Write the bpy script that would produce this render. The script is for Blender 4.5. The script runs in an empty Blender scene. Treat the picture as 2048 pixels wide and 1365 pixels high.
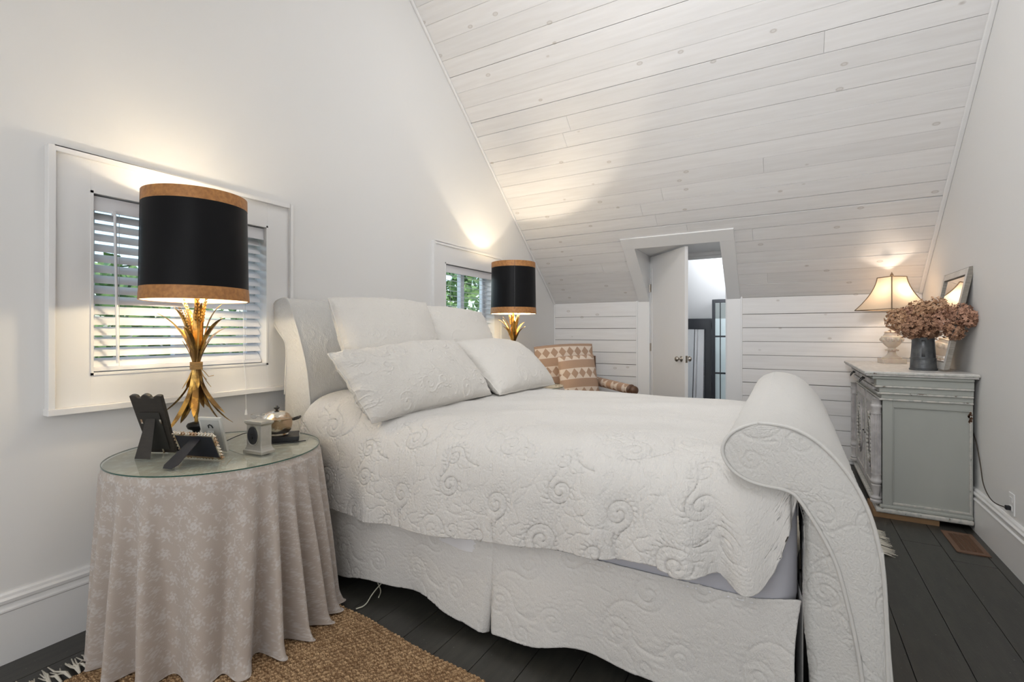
import bpy, bmesh, math, random
import numpy as np
from mathutils import Vector, Matrix
random.seed(7); RNG = np.random.RandomState(7)
sc = bpy.context.scene
COL = sc.collection
PI = math.pi

# ------------------------------------------------------------------ camera
cd = bpy.data.cameras.new('camera'); cam = bpy.data.objects.new('camera', cd); COL.objects.link(cam)
cam.location = (0, 0, 1.27); cam.rotation_euler = (math.radians(90), 0, math.radians(29.9))
cd.sensor_width = 36; cd.lens = 966.7*36/2048; cd.shift_y = -17.3/2048; cd.clip_start = .02
sc.camera = cam
# ------------------------------------------------------------------ world, exposure
w = bpy.data.worlds.new('world'); sc.world = w; w.use_nodes = True
wn = w.node_tree; wn.nodes.clear()
wo = wn.nodes.new('ShaderNodeOutputWorld'); wb = wn.nodes.new('ShaderNodeBackground'); ws = wn.nodes.new('ShaderNodeTexSky')
ws.sky_type = 'NISHITA'; ws.sun_disc = False; ws.sun_elevation = math.radians(48); ws.sun_rotation = math.radians(120); ws.air_density = 1.0; ws.dust_density = 2.5
wb.inputs['Strength'].default_value = .42
wn.links.new(ws.outputs[0], wb.inputs[0]); wn.links.new(wb.outputs[0], wo.inputs[0])
vs = sc.view_settings; vs.view_transform = 'Standard'; vs.look = 'None'; vs.gamma = 1; vs.exposure = 0.0; vs.use_curve_mapping = False
# ------------------------------------------------------------------ large lights: added unseen fills for room and hall, then daylight at the two windows
def area(name, loc, target, sx, sy, power, color=(1, 1, 1)):
    l = bpy.data.lights.new(name, 'AREA'); l.shape = 'RECTANGLE'; l.size = sx; l.size_y = sy; l.energy = power; l.color = color
    o = bpy.data.objects.new(name, l); COL.objects.link(o); o.location = loc
    o.rotation_euler = (Vector(target)-Vector(loc)).to_track_quat('-Z', 'Y').to_euler(); return o
area('rear_fill', (-.7, -1.05, 1.35), (-.9, 3, 1.3), 3.0, 1.6, 37, (.955, .975, 1))  # added fill behind the camera, no window is built there
area('gable_fill', (-.6, 2.0, 4.15), (-.7, 5.2, 1.2), 1.5, .7, 24, (.955, .975, 1))  # added fill below the ridge, brightens the far slope and knee wall
ff = area('far_end_fill', (-.3, .3, 2.7), (-.5, 5.6, 1.9), .7, .5, 14.5, (.955, .975, 1)); ff.data.spread = math.radians(100)  # added unseen fill with a narrow spread, aimed at the far wall
area('ceiling_fill', (-.5, -.25, 2.0), (-.6, .05, 2.95), 1.2, .8, 12.5, (.955, .975, 1))  # added unseen fill pointing up, lightens the ceiling
area('hall_fill', (-.5, 6.35, 2.1), (-1.0, 7.3, 1.2), .8, .8, 22, (.88, .93, 1))  # added cool fill inside the hall, out of view
area('window_daylight_near', (-3.1, 1.3, 1.9), (-2.6, 1.3, 1.4), 1.0, .8, 2.5, (.92, .96, 1))
area('window_daylight_far', (-3.1, 3.76, 1.9), (-2.6, 3.76, 1.4), 1.0, .8, 4, (.92, .96, 1))

# ------------------------------------------------------------------ helpers
ORG = {}
def setp(o, label=None, cat=None, group=None, kind=None):
    if label: o['label'] = label
    if cat: o['category'] = cat
    if group: o['group'] = group
    if kind: o['kind'] = kind
def thing(name, label, cat, loc=(0, 0, 0), rz=0, group=None, local=False):
    o = bpy.data.objects.new(name, None); COL.objects.link(o); o.empty_display_size = .05
    o.location = loc; o.rotation_euler = (0, 0, rz); setp(o, label, cat, group)
    ORG[o.name] = (0, 0, 0) if local else tuple(loc); return o
class MB:
    def __init__(s): s.v = []; s.f = []; s.m = []
    def add(s, vs, fs, mi=0):
        b = len(s.v); s.v += [tuple(map(float, q)) for q in vs]; s.f += [tuple(b+i for i in f) for f in fs]; s.m += [mi]*len(fs)
    def box(s, x0, x1, y0, y1, z0, z1, T=None, mi=0):
        P = [(x, y, z) for z in (z0, z1) for y in (y0, y1) for x in (x0, x1)]
        if T is not None: P = [T(*q) for q in P]
        s.add(P, [(0, 2, 3, 1), (4, 5, 7, 6), (0, 1, 5, 4), (2, 6, 7, 3), (0, 4, 6, 2), (1, 3, 7, 5)], mi); return s
    def prism(s, poly, a0, a1, T, mi=0):     # poly 2D (p,q), extruded a0..a1 ; T(a,p,q)
        n = len(poly); V = [T(a0, p, q) for p, q in poly]+[T(a1, p, q) for p, q in poly]
        F = [(i, (i+1) % n, n+(i+1) % n, n+i) for i in range(n)]+[tuple(range(n))[::-1], tuple(range(n, 2*n))]
        s.add(V, F, mi); return s
    def tube(s, pts, r, n=8, mi=0, cap=True, closed=False):
        pts = [Vector(p) for p in pts]; N = len(pts); R = r if hasattr(r, '__len__') else [r]*N
        V = []; up = Vector((0, 0, 1)); prev = None
        for i, p in enumerate(pts):
            t = (pts[(i+1) % N]-pts[i-1]) if closed else (pts[min(i+1, N-1)]-pts[max(i-1, 0)])
            t.normalize()
            if prev is None:
                a = up.cross(t)
                if a.length < .1: a = Vector((1, 0, 0)).cross(t)
            else: a = prev-t*prev.dot(t)
            a.normalize(); prev = a; b = t.cross(a)
            V += [p+(a*math.cos(2*PI*k/n)+b*math.sin(2*PI*k/n))*R[i] for k in range(n)]
        M = N if closed else N-1
        F = [(i*n+k, i*n+(k+1) % n, ((i+1) % N)*n+(k+1) % n, ((i+1) % N)*n+k) for i in range(M) for k in range(n)]
        if cap and not closed: F += [tuple(range(n))[::-1], tuple((N-1)*n+k for k in range(n))]
        s.add(V, F, mi); return s
    def lathe(s, prof, c=(0, 0, 0), n=32, mi=0, T=None):
        V = []
        for r, z in prof: V += [(c[0]+r*math.cos(2*PI*k/n), c[1]+r*math.sin(2*PI*k/n), c[2]+z) for k in range(n)]
        if T: V = [T(*q) for q in V]
        F = [(i*n+k, i*n+(k+1) % n, (i+1)*n+(k+1) % n, (i+1)*n+k) for i in range(len(prof)-1) for k in range(n)]
        cl = abs(prof[0][0]-prof[-1][0]) < 1e-9 and abs(prof[0][1]-prof[-1][1]) < 1e-9
        if prof[0][0] > 1e-6 and not cl: F.append(tuple(range(n))[::-1])
        if prof[-1][0] > 1e-6 and not cl: F.append(tuple((len(prof)-1)*n+k for k in range(n)))
        s.add(V, F, mi); return s
    def ball(s, c, r, n=10, mi=0, sc_=(1, 1, 1)):
        m = n//2
        s.lathe([(max(1e-7, r*math.sin(PI*i/m)), -r*math.cos(PI*i/m)) for i in range(m+1)], (0, 0, 0), n, mi,
                T=lambda x, y, z: (c[0]+x*sc_[0], c[1]+y*sc_[1], c[2]+z*sc_[2])); return s
    def build(s, name, mats, parent=None, smooth=False, bevel=0, local=False, **kw):
        me = bpy.data.meshes.new(name); og = (0, 0, 0)
        if parent is not None and not local: og = ORG.get(parent.name, (0, 0, 0))
        V = [(a-og[0], b-og[1], c-og[2]) for a, b, c in s.v]
        me.from_pydata(V, [], s.f); me.validate()
        bm = bmesh.new(); bm.from_mesh(me); bmesh.ops.remove_doubles(bm, verts=bm.verts, dist=1e-6)
        bmesh.ops.recalc_face_normals(bm, faces=bm.faces); bm.to_mesh(me); bm.free()
        mats = mats if isinstance(mats, (list, tuple)) else [mats]
        for m in mats: me.materials.append(m)
        if len(mats) > 1 and len(me.polygons) == len(s.m): me.polygons.foreach_set('material_index', s.m)
        o = link(name, me, parent, **kw)
        if smooth: me.polygons.foreach_set('use_smooth', [True]*len(me.polygons))
        if smooth == 'auto': me.set_sharp_from_angle(angle=math.radians(40))
        if bevel:
            b = o.modifiers.new('bevel', 'BEVEL'); b.width = bevel; b.segments = 2; b.limit_method = 'ANGLE'; b.angle_limit = math.radians(40)
        return o
def link(name, me, parent=None, label=None, cat=None, group=None, kind=None):
    o = bpy.data.objects.new(name, me); COL.objects.link(o)
    if parent is not None:
        o.parent = parent; ORG[o.name] = ORG.get(parent.name, (0, 0, 0))
    else: ORG[o.name] = (0, 0, 0)
    setp(o, label, cat, group, kind); return o
def copy_tree(o, loc=None, parent=None, label=None, rz=None):
    c = o.copy(); COL.objects.link(c)
    if parent: c.parent = parent
    if loc is not None: c.location = loc
    if rz is not None: c.rotation_euler = (0, 0, rz)
    if label: c['label'] = label
    for ch in list(o.children): copy_tree(ch, parent=c)
    return c
def resample(pts, n):
    P = np.array(pts, float); d = np.r_[0, np.cumsum(np.linalg.norm(np.diff(P, axis=0), axis=1))]
    t = np.linspace(0, d[-1], n); return np.stack([np.interp(t, d, P[:, k]) for k in range(P.shape[1])], 1)
def smooth_curve(pts, n, it=2):
    P = np.array(pts, float)
    for _ in range(it):
        Q = [P[0]]
        for a, b in zip(P[:-1], P[1:]): Q += [a*.75+b*.25, a*.25+b*.75]
        Q.append(P[-1]); P = np.array(Q)
    return resample(P, n)
# gridded cloth surface with relief
def grid(name, P, mat, parent=None, uv=None, relief=None, amp=0, close_u=False, attr=None, local=False, flip=False, **kw):
    P = np.array(P, float); nu, nv = P.shape[:2]
    du = np.gradient(P, axis=0)
    if close_u: du = (np.roll(P, -1, 0)-np.roll(P, 1, 0))/2
    dv = np.gradient(P, axis=1)
    N = np.cross(du, dv); N /= (np.linalg.norm(N, axis=2, keepdims=True)+1e-12)
    if flip: N = -N
    if relief is not None: P = P+N*(relief*amp)[..., None]
    og = ORG.get(parent.name, (0, 0, 0)) if (parent is not None and not local) else (0, 0, 0)
    P = P-np.array(og)
    me = bpy.data.meshes.new(name); V = P.reshape(-1, 3); me.vertices.add(len(V)); me.vertices.foreach_set('co', V.ravel())
    i = np.arange(nu if close_u else nu-1)[:, None]; j = np.arange(nv-1)[None, :]; i2 = (i+1) % nu
    Q = np.stack(np.broadcast_arrays(i*nv+j, i2*nv+j, i2*nv+j+1, i*nv+j+1), -1).reshape(-1, 4)
    if flip: Q = Q[:, ::-1]
    me.loops.add(Q.size); me.loops.foreach_set('vertex_index', Q.ravel().astype(np.int32))
    me.polygons.add(len(Q)); me.polygons.foreach_set('loop_start', np.arange(0, Q.size, 4, dtype=np.int32))
    me.update(calc_edges=True); me.polygons.foreach_set('use_smooth', np.ones(len(Q), bool))
    if uv is not None:
        L = me.uv_layers.new(name='UVMap'); L.data.foreach_set('uv', np.array(uv, np.float32).reshape(-1, 2)[Q.ravel()].ravel())
    if attr is not None:
        A = me.attributes.new('pattern', 'FLOAT', 'POINT'); A.data.foreach_set('value', attr.astype(np.float32).ravel())
    me.materials.append(mat); return link(name, me, parent, **kw)
def vnoise(x, y, seed=0):    # smooth periodic value noise
    r = np.random.RandomState(seed).rand(64, 64); xi = np.floor(x).astype(int); yi = np.floor(y).astype(int); fx = x-xi; fy = y-yi
    fx = fx*fx*(3-2*fx); fy = fy*fy*(3-2*fy); g = lambda a, b: r[a % 64, b % 64]
    return (g(xi, yi)*(1-fx)+g(xi+1, yi)*fx)*(1-fy)+(g(xi, yi+1)*(1-fx)+g(xi+1, yi+1)*fx)*fy-.5

# ------------------------------------------------------------------ woven relief tiles (scrolls of the matelasse, flowers of the damask)
def stamp(img, pts, sig, h=1.0):
    n = img.shape[0]; k = int(sig*3)+1; ax = np.arange(-k, k+1); K = h*np.exp(-(ax[:, None]**2+ax[None]**2)/(2*sig*sig))
    for x, y in pts:
        ix = (int(round(x))+ax) % n; iy = (int(round(y))+ax) % n; s = np.ix_(iy, ix); img[s] = np.maximum(img[s], K)
def make_scroll():
    n = 512; img = np.zeros((n, n)); r = random.Random(3)     # tile = 0.56 m
    def spiral(cx, cy, R, turns, a0, sgn, tail):
        T = np.linspace(0, 1, int(R*9)); rad = R*(1-T)**.8+6; ang = a0+sgn*2*PI*turns*T
        P = np.stack([cx+rad*np.cos(ang), cy+rad*np.sin(ang)], 1); stamp(img, P, 2.3)
        for i in range(6, int(len(P)*.55), 11):              # feathered lobes inside the curl
            a = ang[i]+.25*sgn; q = [(cx+(rad[i]-d)*np.cos(a+d*.012*sgn), cy+(rad[i]-d)*np.sin(a+d*.012*sgn)) for d in range(8, 21, 2)]
            stamp(img, q, 1.6, .55)
        for i in range(3, int(len(P)*.45), 16):              # fern leaves outside
            a = ang[i]; q = [(cx+(rad[i]+d)*np.cos(a-d*.014*sgn), cy+(rad[i]+d)*np.sin(a-d*.014*sgn)) for d in range(6, 26, 2)]
            stamp(img, q, 1.8, .6)
        x, y = P[0]; hd = math.atan2(-sgn*math.cos(a0), sgn*math.sin(a0)); c = []
        for i in range(int(tail/1.5)): c.append((x, y)); x += 1.5*math.cos(hd); y += 1.5*math.sin(hd); hd += sgn*.021*(1-i*1.5/tail*.5)
        stamp(img, c, 2.3)
        for i in range(12, len(c), 13):
            for q in (-1, 1): stamp(img, [(c[i][0]+d*math.cos(i+q*1.2), c[i][1]+d*math.sin(i+q*1.2)) for d in range(3, 17, 2)], 1.6, .55)
    spiral(130, 140, 62, 1.6, .3, 1, 150); spiral(385, 120, 52, 1.5, 2.6, -1, 140); spiral(260, 330, 66, 1.7, 4.2, 1, 160)
    spiral(60, 400, 44, 1.5, 1.2, -1, 110); spiral(450, 400, 50, 1.6, 5.5, -1, 120); spiral(245, 40, 34, 1.3, 3.3, 1, 70)
    for _ in range(44):                                        # meandering veins
        x, y = r.random()*n, r.random()*n; a = r.random()*6.28; c = r.uniform(-.05, .05); P = []
        for i in range(55): P.append((x, y)); x += 2*math.cos(a); y += 2*math.sin(a); a += c+.05*math.sin(i*.2)
        stamp(img, P, 1.5, .5)
    yy, xx = np.mgrid[0:n, 0:n]                                # quilted lattice patches and stippled ground
    blob = vnoise(xx/512*7, yy/512*7, 5)
    dia = np.maximum(np.cos((xx+yy)*2*PI/16), np.cos((xx-yy)*2*PI/16))
    img = np.maximum(img, np.where(blob > .22, .35*(dia > .82), 0))
    st = vnoise(xx/4.0, yy/4.0, 9); wv = np.sin(yy*2*PI/7+4*vnoise(xx/30., yy/30., 4))
    img = img+.16*st+np.where(blob < -.18, .14*wv, 0)
    return img
def make_damask():
    n = 300; img = np.zeros((n, n)); yy, xx = np.mgrid[0:n, 0:n].astype(float)  # tile = 0.24 m
    def ell(cx, cy, a, b, th):
        dx = (xx-cx+n/2) % n-n/2; dy = (yy-cy+n/2) % n-n/2
        X = dx*math.cos(th)+dy*math.sin(th); Y = -dx*math.sin(th)+dy*math.cos(th)
        return (X/a)**2+(Y/(b*(1-.55*np.clip(X/a, -1, 1))))**2 < 1
    r = random.Random(11)
    for cx, cy, R in ((60, 60, 26), (210, 40, 22), (140, 150, 28), (40, 215, 22), (235, 210, 26), (125, 265, 18)):
        a0 = r.random()
        for k in range(6):
            a = a0+k*PI/3; img = np.maximum(img, ell(cx+R*.62*math.cos(a), cy+R*.62*math.sin(a), R*.42, R*.34, a)*1.0)
        img = np.maximum(img*(1-ell(cx, cy, R*.3, R*.3, 0)), ell(cx, cy, R*.15, R*.15, 0)*1.0)
        for k in range(7):
            a = a0+.5+k*.9; img = np.maximum(img, ell(cx+R*1.6*math.cos(a), cy+R*1.6*math.sin(a), R*.52, R*.2, a+.8)*1.0)
    st = np.zeros((n, n))
    for _ in range(26):
        x, y = r.random()*n, r.random()*n; a = r.random()*6.28; c = r.uniform(-.07, .07); P = []
        for i in range(50): P.append((x, y)); x += 1.5*math.cos(a); y += 1.5*math.sin(a); a += c
        stamp(st, P, 1.6, 1)
    return np.maximum(img, (st > .5)*1.0)
SCROLL = make_scroll(); DAMASK = make_damask()
def sample(T, u, v, size):
    n = T.shape[0]; x = (np.array(u)/size*n) % n; y = (np.array(v)/size*n) % n; xi = x.astype(int) % n; yi = y.astype(int) % n; fx = x-np.floor(x); fy = y-np.floor(y)
    a = (xi+1) % n; b = (yi+1) % n
    return (T[yi, xi]*(1-fx)+T[yi, a]*fx)*(1-fy)+(T[b, xi]*(1-fx)+T[b, a]*fx)*fy
scroll = lambda u, v: sample(SCROLL, u, v, .47)

# ------------------------------------------------------------------ materials
def mat(name, col, rough=.6, metal=0, noise=0, nscale=8, bump=0, bscale=60, col2=None, spec=.5, stretch=(1, 1, 1), sheen=0, detail=4, emit=0):
    m = bpy.data.materials.new(name); m.use_nodes = True; nt = m.node_tree; N = nt.nodes; L = nt.links; b = N['Principled BSDF']
    b.inputs['Base Color'].default_value = (*col, 1); b.inputs['Roughness'].default_value = rough; b.inputs['Metallic'].default_value = metal
    b.inputs['Specular IOR Level'].default_value = spec
    if sheen: b.inputs['Sheen Weight'].default_value = sheen
    tc = N.new('ShaderNodeTexCoord'); mp = N.new('ShaderNodeMapping'); mp.inputs['Scale'].default_value = stretch; L.new(tc.outputs['Object'], mp.inputs[0])
    if noise:
        n = N.new('ShaderNodeTexNoise'); n.inputs['Scale'].default_value = nscale; n.inputs['Detail'].default_value = detail; L.new(mp.outputs[0], n.inputs[0])
        r = N.new('ShaderNodeValToRGB'); r.color_ramp.elements[0].position = .5-.5*(1-noise)*.6; r.color_ramp.elements[1].position = .5+.5*(1-noise)*.6
        c2 = col2 or tuple(c*(1-.35*noise) for c in col)
        r.color_ramp.elements[0].color = (*c2, 1); r.color_ramp.elements[1].color = (*col, 1); L.new(n.outputs[0], r.inputs[0]); L.new(r.outputs[0], b.inputs['Base Color'])
    if bump:
        n = N.new('ShaderNodeTexNoise'); n.inputs['Scale'].default_value = bscale; n.inputs['Detail'].default_value = 3; L.new(mp.outputs[0], n.inputs[0])
        bp = N.new('ShaderNodeBump'); bp.inputs['Strength'].default_value = bump; bp.inputs['Distance'].default_value = .002; L.new(n.outputs[0], bp.inputs['Height']); L.new(bp.outputs[0], b.inputs['Normal'])
    if emit: b.inputs['Emission Color'].default_value = (*col, 1); b.inputs['Emission Strength'].default_value = emit
    return m
WALL = mat('wall_paint', (.80, .79, .775), .55, bump=.1, bscale=30)
TRIM = mat('trim_paint', (.84, .83, .82), .35, bump=.05, bscale=20)
def plank_material():
    m = bpy.data.materials.new('whitewashed_board'); m.use_nodes = True; nt = m.node_tree; N = nt.nodes; L = nt.links; b = N['Principled BSDF']; b.inputs['Roughness'].default_value = .5
    tc = N.new('ShaderNodeTexCoord'); oi = N.new('ShaderNodeObjectInfo')
    geo = N.new('ShaderNodeNewGeometry')
    # grain streaks along x
    mp = N.new('ShaderNodeMapping'); mp.inputs['Scale'].default_value = (1.2, 14, 14); L.new(geo.outputs['Position'], mp.inputs[0])
    ng = N.new('ShaderNodeTexNoise'); ng.inputs['Scale'].default_value = 2.5; ng.inputs['Detail'].default_value = 5; L.new(mp.outputs[0], ng.inputs[0])
    r1 = N.new('ShaderNodeValToRGB'); r1.color_ramp.elements[0].position = .3; r1.color_ramp.elements[1].position = .75
    r1.color_ramp.elements[0].color = (.80, .78, .765, 1); r1.color_ramp.elements[1].color = (.86, .845, .835, 1); L.new(ng.outputs[0], r1.inputs[0])
    # knots ghosting through the wash
    mk = N.new('ShaderNodeMapping'); mk.inputs['Scale'].default_value = (3.0, 5.0, 5.0); L.new(geo.outputs['Position'], mk.inputs[0])
    vo = N.new('ShaderNodeTexVoronoi'); vo.inputs['Scale'].default_value = 1.7; L.new(mk.outputs[0], vo.inputs[0])
    rk = N.new('ShaderNodeValToRGB'); e = rk.color_ramp.elements; e[0].position = 0; e[0].color = (.55, .55, .55, 1); e[1].position = .14; e[1].color = (0, 0, 0, 1)
    x = e.new(.065); x.color = (.35, .35, .35, 1); x = e.new(.09); x.color = (.9, .9, .9, 1); L.new(vo.outputs['Distance'], rk.inputs[0])
    sel = N.new('ShaderNodeMath'); sel.operation = 'GREATER_THAN'; sel.inputs[1].default_value = .45
    sx = N.new('ShaderNodeSeparateColor'); L.new(vo.outputs['Color'], sx.inputs[0]); L.new(sx.outputs[0], sel.inputs[0])
    mu = N.new('ShaderNodeMath'); mu.operation = 'MULTIPLY'; L.new(rk.outputs[0], mu.inputs[0]); L.new(sel.outputs[0], mu.inputs[1])
    mu2 = N.new('ShaderNodeMath'); mu2.operation = 'MULTIPLY'; mu2.inputs[1].default_value = .62; L.new(mu.outputs[0], mu2.inputs[0])
    mx = N.new('ShaderNodeMix'); mx.data_type = 'RGBA'; L.new(mu2.outputs[0], mx.inputs[0]); L.new(r1.outputs[0], mx.inputs[6]); mx.inputs[7].default_value = (.42, .36, .30, 1)
    hv = N.new('ShaderNodeHueSaturation'); mr = N.new('ShaderNodeMapRange'); mr.inputs[3].default_value = .955; mr.inputs[4].default_value = 1.02
    L.new(oi.outputs['Random'], mr.inputs[0]); L.new(mr.outputs[0], hv.inputs['Value']); L.new(mx.outputs[2], hv.inputs['Color']); L.new(hv.outputs[0], b.inputs['Base Color'])
    bp = N.new('ShaderNodeBump'); bp.inputs['Strength'].default_value = .12; bp.inputs['Distance'].default_value = .003; L.new(ng.outputs[0], bp.inputs['Height']); L.new(bp.outputs[0], b.inputs['Normal'])
    return m
BOARD = plank_material()
GAP = mat('board_backing', (.10, .07, .055), .9)
def floor_material():
    m = mat('painted_floorboard', (.047, .045, .038), .36, noise=.5, nscale=6, stretch=(6, 1, 6), bump=.25, bscale=30, col2=(.034, .033, .029))
    nt = m.node_tree; N = nt.nodes; L = nt.links; b = N['Principled BSDF']; src = b.inputs['Base Color'].links[0].from_socket
    g = N.new('ShaderNodeNewGeometry'); n = N.new('ShaderNodeTexNoise'); n.inputs['Scale'].default_value = 95; n.inputs['Detail'].default_value = 1; L.new(g.outputs['Position'], n.inputs[0])
    r = N.new('ShaderNodeValToRGB'); r.color_ramp.elements[0].position = .755; r.color_ramp.elements[1].position = .79; L.new(n.outputs[0], r.inputs[0])
    mx = N.new('ShaderNodeMix'); mx.data_type = 'RGBA'; L.new(r.outputs[0], mx.inputs[0]); L.new(src, mx.inputs[6]); mx.inputs[7].default_value = (.22, .21, .19, 1); L.new(mx.outputs[2], b.inputs['Base Color']); return m
FLOOR = floor_material()
MATELASSE = mat('matelasse_cotton', (.725, .705, .675), .85, bump=.55, bscale=220, sheen=.15)
SLIP = mat('slipcover_cotton', (.68, .665, .635), .85, bump=.5, bscale=240, sheen=.15)
PILLOWC = mat('sham_cotton', (.73, .70, .655), .85, bump=.45, bscale=260, sheen=.15)
def pucker(m, sc_):
    nt = m.node_tree; N = nt.nodes; L = nt.links; b = N['Principled BSDF']; prev = b.inputs['Normal'].links[0].from_socket
    uv = N.new('ShaderNodeUVMap'); wv = N.new('ShaderNodeTexWave'); wv.inputs['Scale'].default_value = sc_; wv.inputs['Distortion'].default_value = 9; wv.inputs['Detail'].default_value = 2; wv.inputs['Detail Scale'].default_value = 2.2
    L.new(uv.outputs[0], wv.inputs[0]); bp = N.new('ShaderNodeBump'); bp.inputs['Strength'].default_value = .28; bp.inputs['Distance'].default_value = .003
    L.new(wv.outputs[1], bp.inputs['Height']); L.new(prev, bp.inputs['Normal']); L.new(bp.outputs[0], b.inputs['Normal'])
for m_, s_ in ((MATELASSE, 30), (SLIP, 26), (PILLOWC, 28)): pucker(m_, s_)
SHEET = mat('mattress_ticking', (.55, .55, .60), .7, noise=.3, nscale=3)
SATIN = mat('white_sheet', (.78, .77, .78), .5)
DARKCLOTH = mat('dark_underbed_cloth', (.02, .02, .022), .9)
def damask_mat():
    m = bpy.data.materials.new('damask_cloth'); m.use_nodes = True; nt = m.node_tree; N = nt.nodes; L = nt.links; b = N['Principled BSDF']
    a = N.new('ShaderNodeAttribute'); a.attribute_name = 'pattern'
    mx = N.new('ShaderNodeMix'); mx.data_type = 'RGBA'; L.new(a.outputs['Fac'], mx.inputs[0]); mx.inputs[6].default_value = (.45, .385, .335, 1); mx.inputs[7].default_value = (.54, .50, .47, 1)
    L.new(mx.outputs[2], b.inputs['Base Color']); b.inputs['Sheen Weight'].default_value = .3
    mr = N.new('ShaderNodeMapRange'); mr.inputs[3].default_value = .75; mr.inputs[4].default_value = .45; L.new(a.outputs['Fac'], mr.inputs[0]); L.new(mr.outputs[0], b.inputs['Roughness'])
    n = N.new('ShaderNodeTexNoise'); n.inputs['Scale'].default_value = 350; tc = N.new('ShaderNodeTexCoord'); L.new(tc.outputs['Object'], n.inputs[0])
    bp = N.new('ShaderNodeBump'); bp.inputs['Strength'].default_value = .4; bp.inputs['Distance'].default_value = .0015; L.new(n.outputs[0], bp.inputs['Height']); L.new(bp.outputs[0], b.inputs['Normal']); return m
DAM = damask_mat()
def glass_mat(name, tint=(.95, .98, .97), rough=0.0, ior=1.45):
    m = bpy.data.materials.new(name); m.use_nodes = True; nt = m.node_tree; N = nt.nodes; L = nt.links; N.clear()
    o = N.new('ShaderNodeOutputMaterial'); t = N.new('ShaderNodeBsdfTransparent'); t.inputs[0].default_value = (*tint, 1); g = N.new('ShaderNodeBsdfGlossy'); g.inputs['Roughness'].default_value = rough
    f = N.new('ShaderNodeFresnel'); f.inputs[0].default_value = ior; ge = N.new('ShaderNodeNewGeometry'); iv = N.new('ShaderNodeMath'); iv.operation = 'SUBTRACT'; iv.inputs[0].default_value = 1; L.new(ge.outputs['Backfacing'], iv.inputs[1]); mm = N.new('ShaderNodeMath'); mm.operation = 'MULTIPLY'; L.new(iv.outputs[0], mm.inputs[0]); L.new(f.outputs[0], mm.inputs[1])
    mx = N.new('ShaderNodeMixShader'); L.new(mm.outputs[0], mx.inputs[0]); L.new(t.outputs[0], mx.inputs[1]); L.new(g.outputs[0], mx.inputs[2]); L.new(mx.outputs[0], o.inputs[0]); return m
GLASS = glass_mat('window_glass'); TABLEGLASS = glass_mat('table_glass', (.955, .985, .965), ior=1.5); GLASSEDGE = mat('glass_edge', (.03, .09, .07), .15)
MIRROR = mat('mirror_glass', (.85, .86, .87), .03, metal=1)
SHADEBLK = mat('black_shade_paper', (.008, .008, .009), .42, spec=.12, bump=.15, bscale=6)
SHADEIN = mat('shade_lining', (.85, .80, .68), .7)
BANDGOLD = mat('aged_gold_band', (.50, .235, .075), .5, metal=.2, noise=.5, nscale=60, col2=(.36, .16, .055), bump=.4, bscale=120)
GOLD = mat('gilded_metal', (.62, .38, .10), .33, metal=.9, noise=.8, nscale=18, col2=(.24, .14, .05), bump=.3, bscale=90)
ROPE = mat('gold_cord', (.42, .26, .10), .6, metal=.4, bump=1, bscale=300)
BLACKM = mat('black_metal', (.012, .012, .012), .3)
BLACKP = mat('black_plastic', (.01, .01, .012), .45)
VELVET = mat('black_easel_board', (.009, .010, .016), .55)
BLINDM = mat('blind_slat', (.80, .80, .82), .4)
BRASS = mat('nickel_knob', (.45, .41, .36), .28, metal=1)
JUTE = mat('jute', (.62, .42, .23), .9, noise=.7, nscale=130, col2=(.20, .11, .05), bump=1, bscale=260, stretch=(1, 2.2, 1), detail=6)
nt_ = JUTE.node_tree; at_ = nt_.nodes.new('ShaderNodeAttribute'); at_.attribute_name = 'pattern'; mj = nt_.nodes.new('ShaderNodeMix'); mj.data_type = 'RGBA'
nt_.links.new(at_.outputs['Fac'], mj.inputs[0]); mj.inputs[6].default_value = (.15, .075, .03, 1); nt_.links.new(nt_.nodes['Principled BSDF'].inputs['Base Color'].links[0].from_socket, mj.inputs[7]); nt_.links.new(mj.outputs[2], nt_.nodes['Principled BSDF'].inputs['Base Color'])  # low parts of the weave darkened: recess shade put into the colour
FRINGE = mat('cream_fringe', (.66, .62, .53), .9, bump=.5, bscale=200)
PEWTER = mat('pewter', (.50, .48, .43), .38, metal=.75, noise=.4, nscale=25, bump=.2, bscale=50)
SILVER = mat('tarnished_silver', (.74, .69, .60), .24, metal=1, noise=.9, nscale=22, col2=(.50, .36, .24), bump=.15, bscale=20)
DARKWOOD = mat('dark_carved_wood', (.030, .024, .018), .5, noise=.6, nscale=20, stretch=(1, 1, 6), bump=.6, bscale=50)
AGEDWOOD = mat('greyed_wood', (.30, .27, .23), .7, noise=.7, nscale=20, stretch=(1, 1, 8), bump=.4, bscale=80)
BULB = mat('lamp_bulb', (1, .80, .52), .5, emit=22)
GREEN1 = mat('leaf_green', (.22, .36, .12), .6, noise=.8, nscale=6, col2=(.08, .17, .06))

# ------------------------------------------------------------------ room shell
XL, XR, YF, YB, ZK, SL = -2.62, 1.04, 5.645, -1.2, 1.636, .845
HY = math.sqrt(1+SL*SL); CS, SN = 1/HY, SL/HY
YR = (YF+YB)/2; ZR = ZK+SL*(YF-YR); SR = (YF-YR)*HY
def SP(x, s, h): return (x, YF-s*CS-h*SN, ZK+s*SN-h*CS)        # point on the sloped ceiling, h into the room
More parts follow.
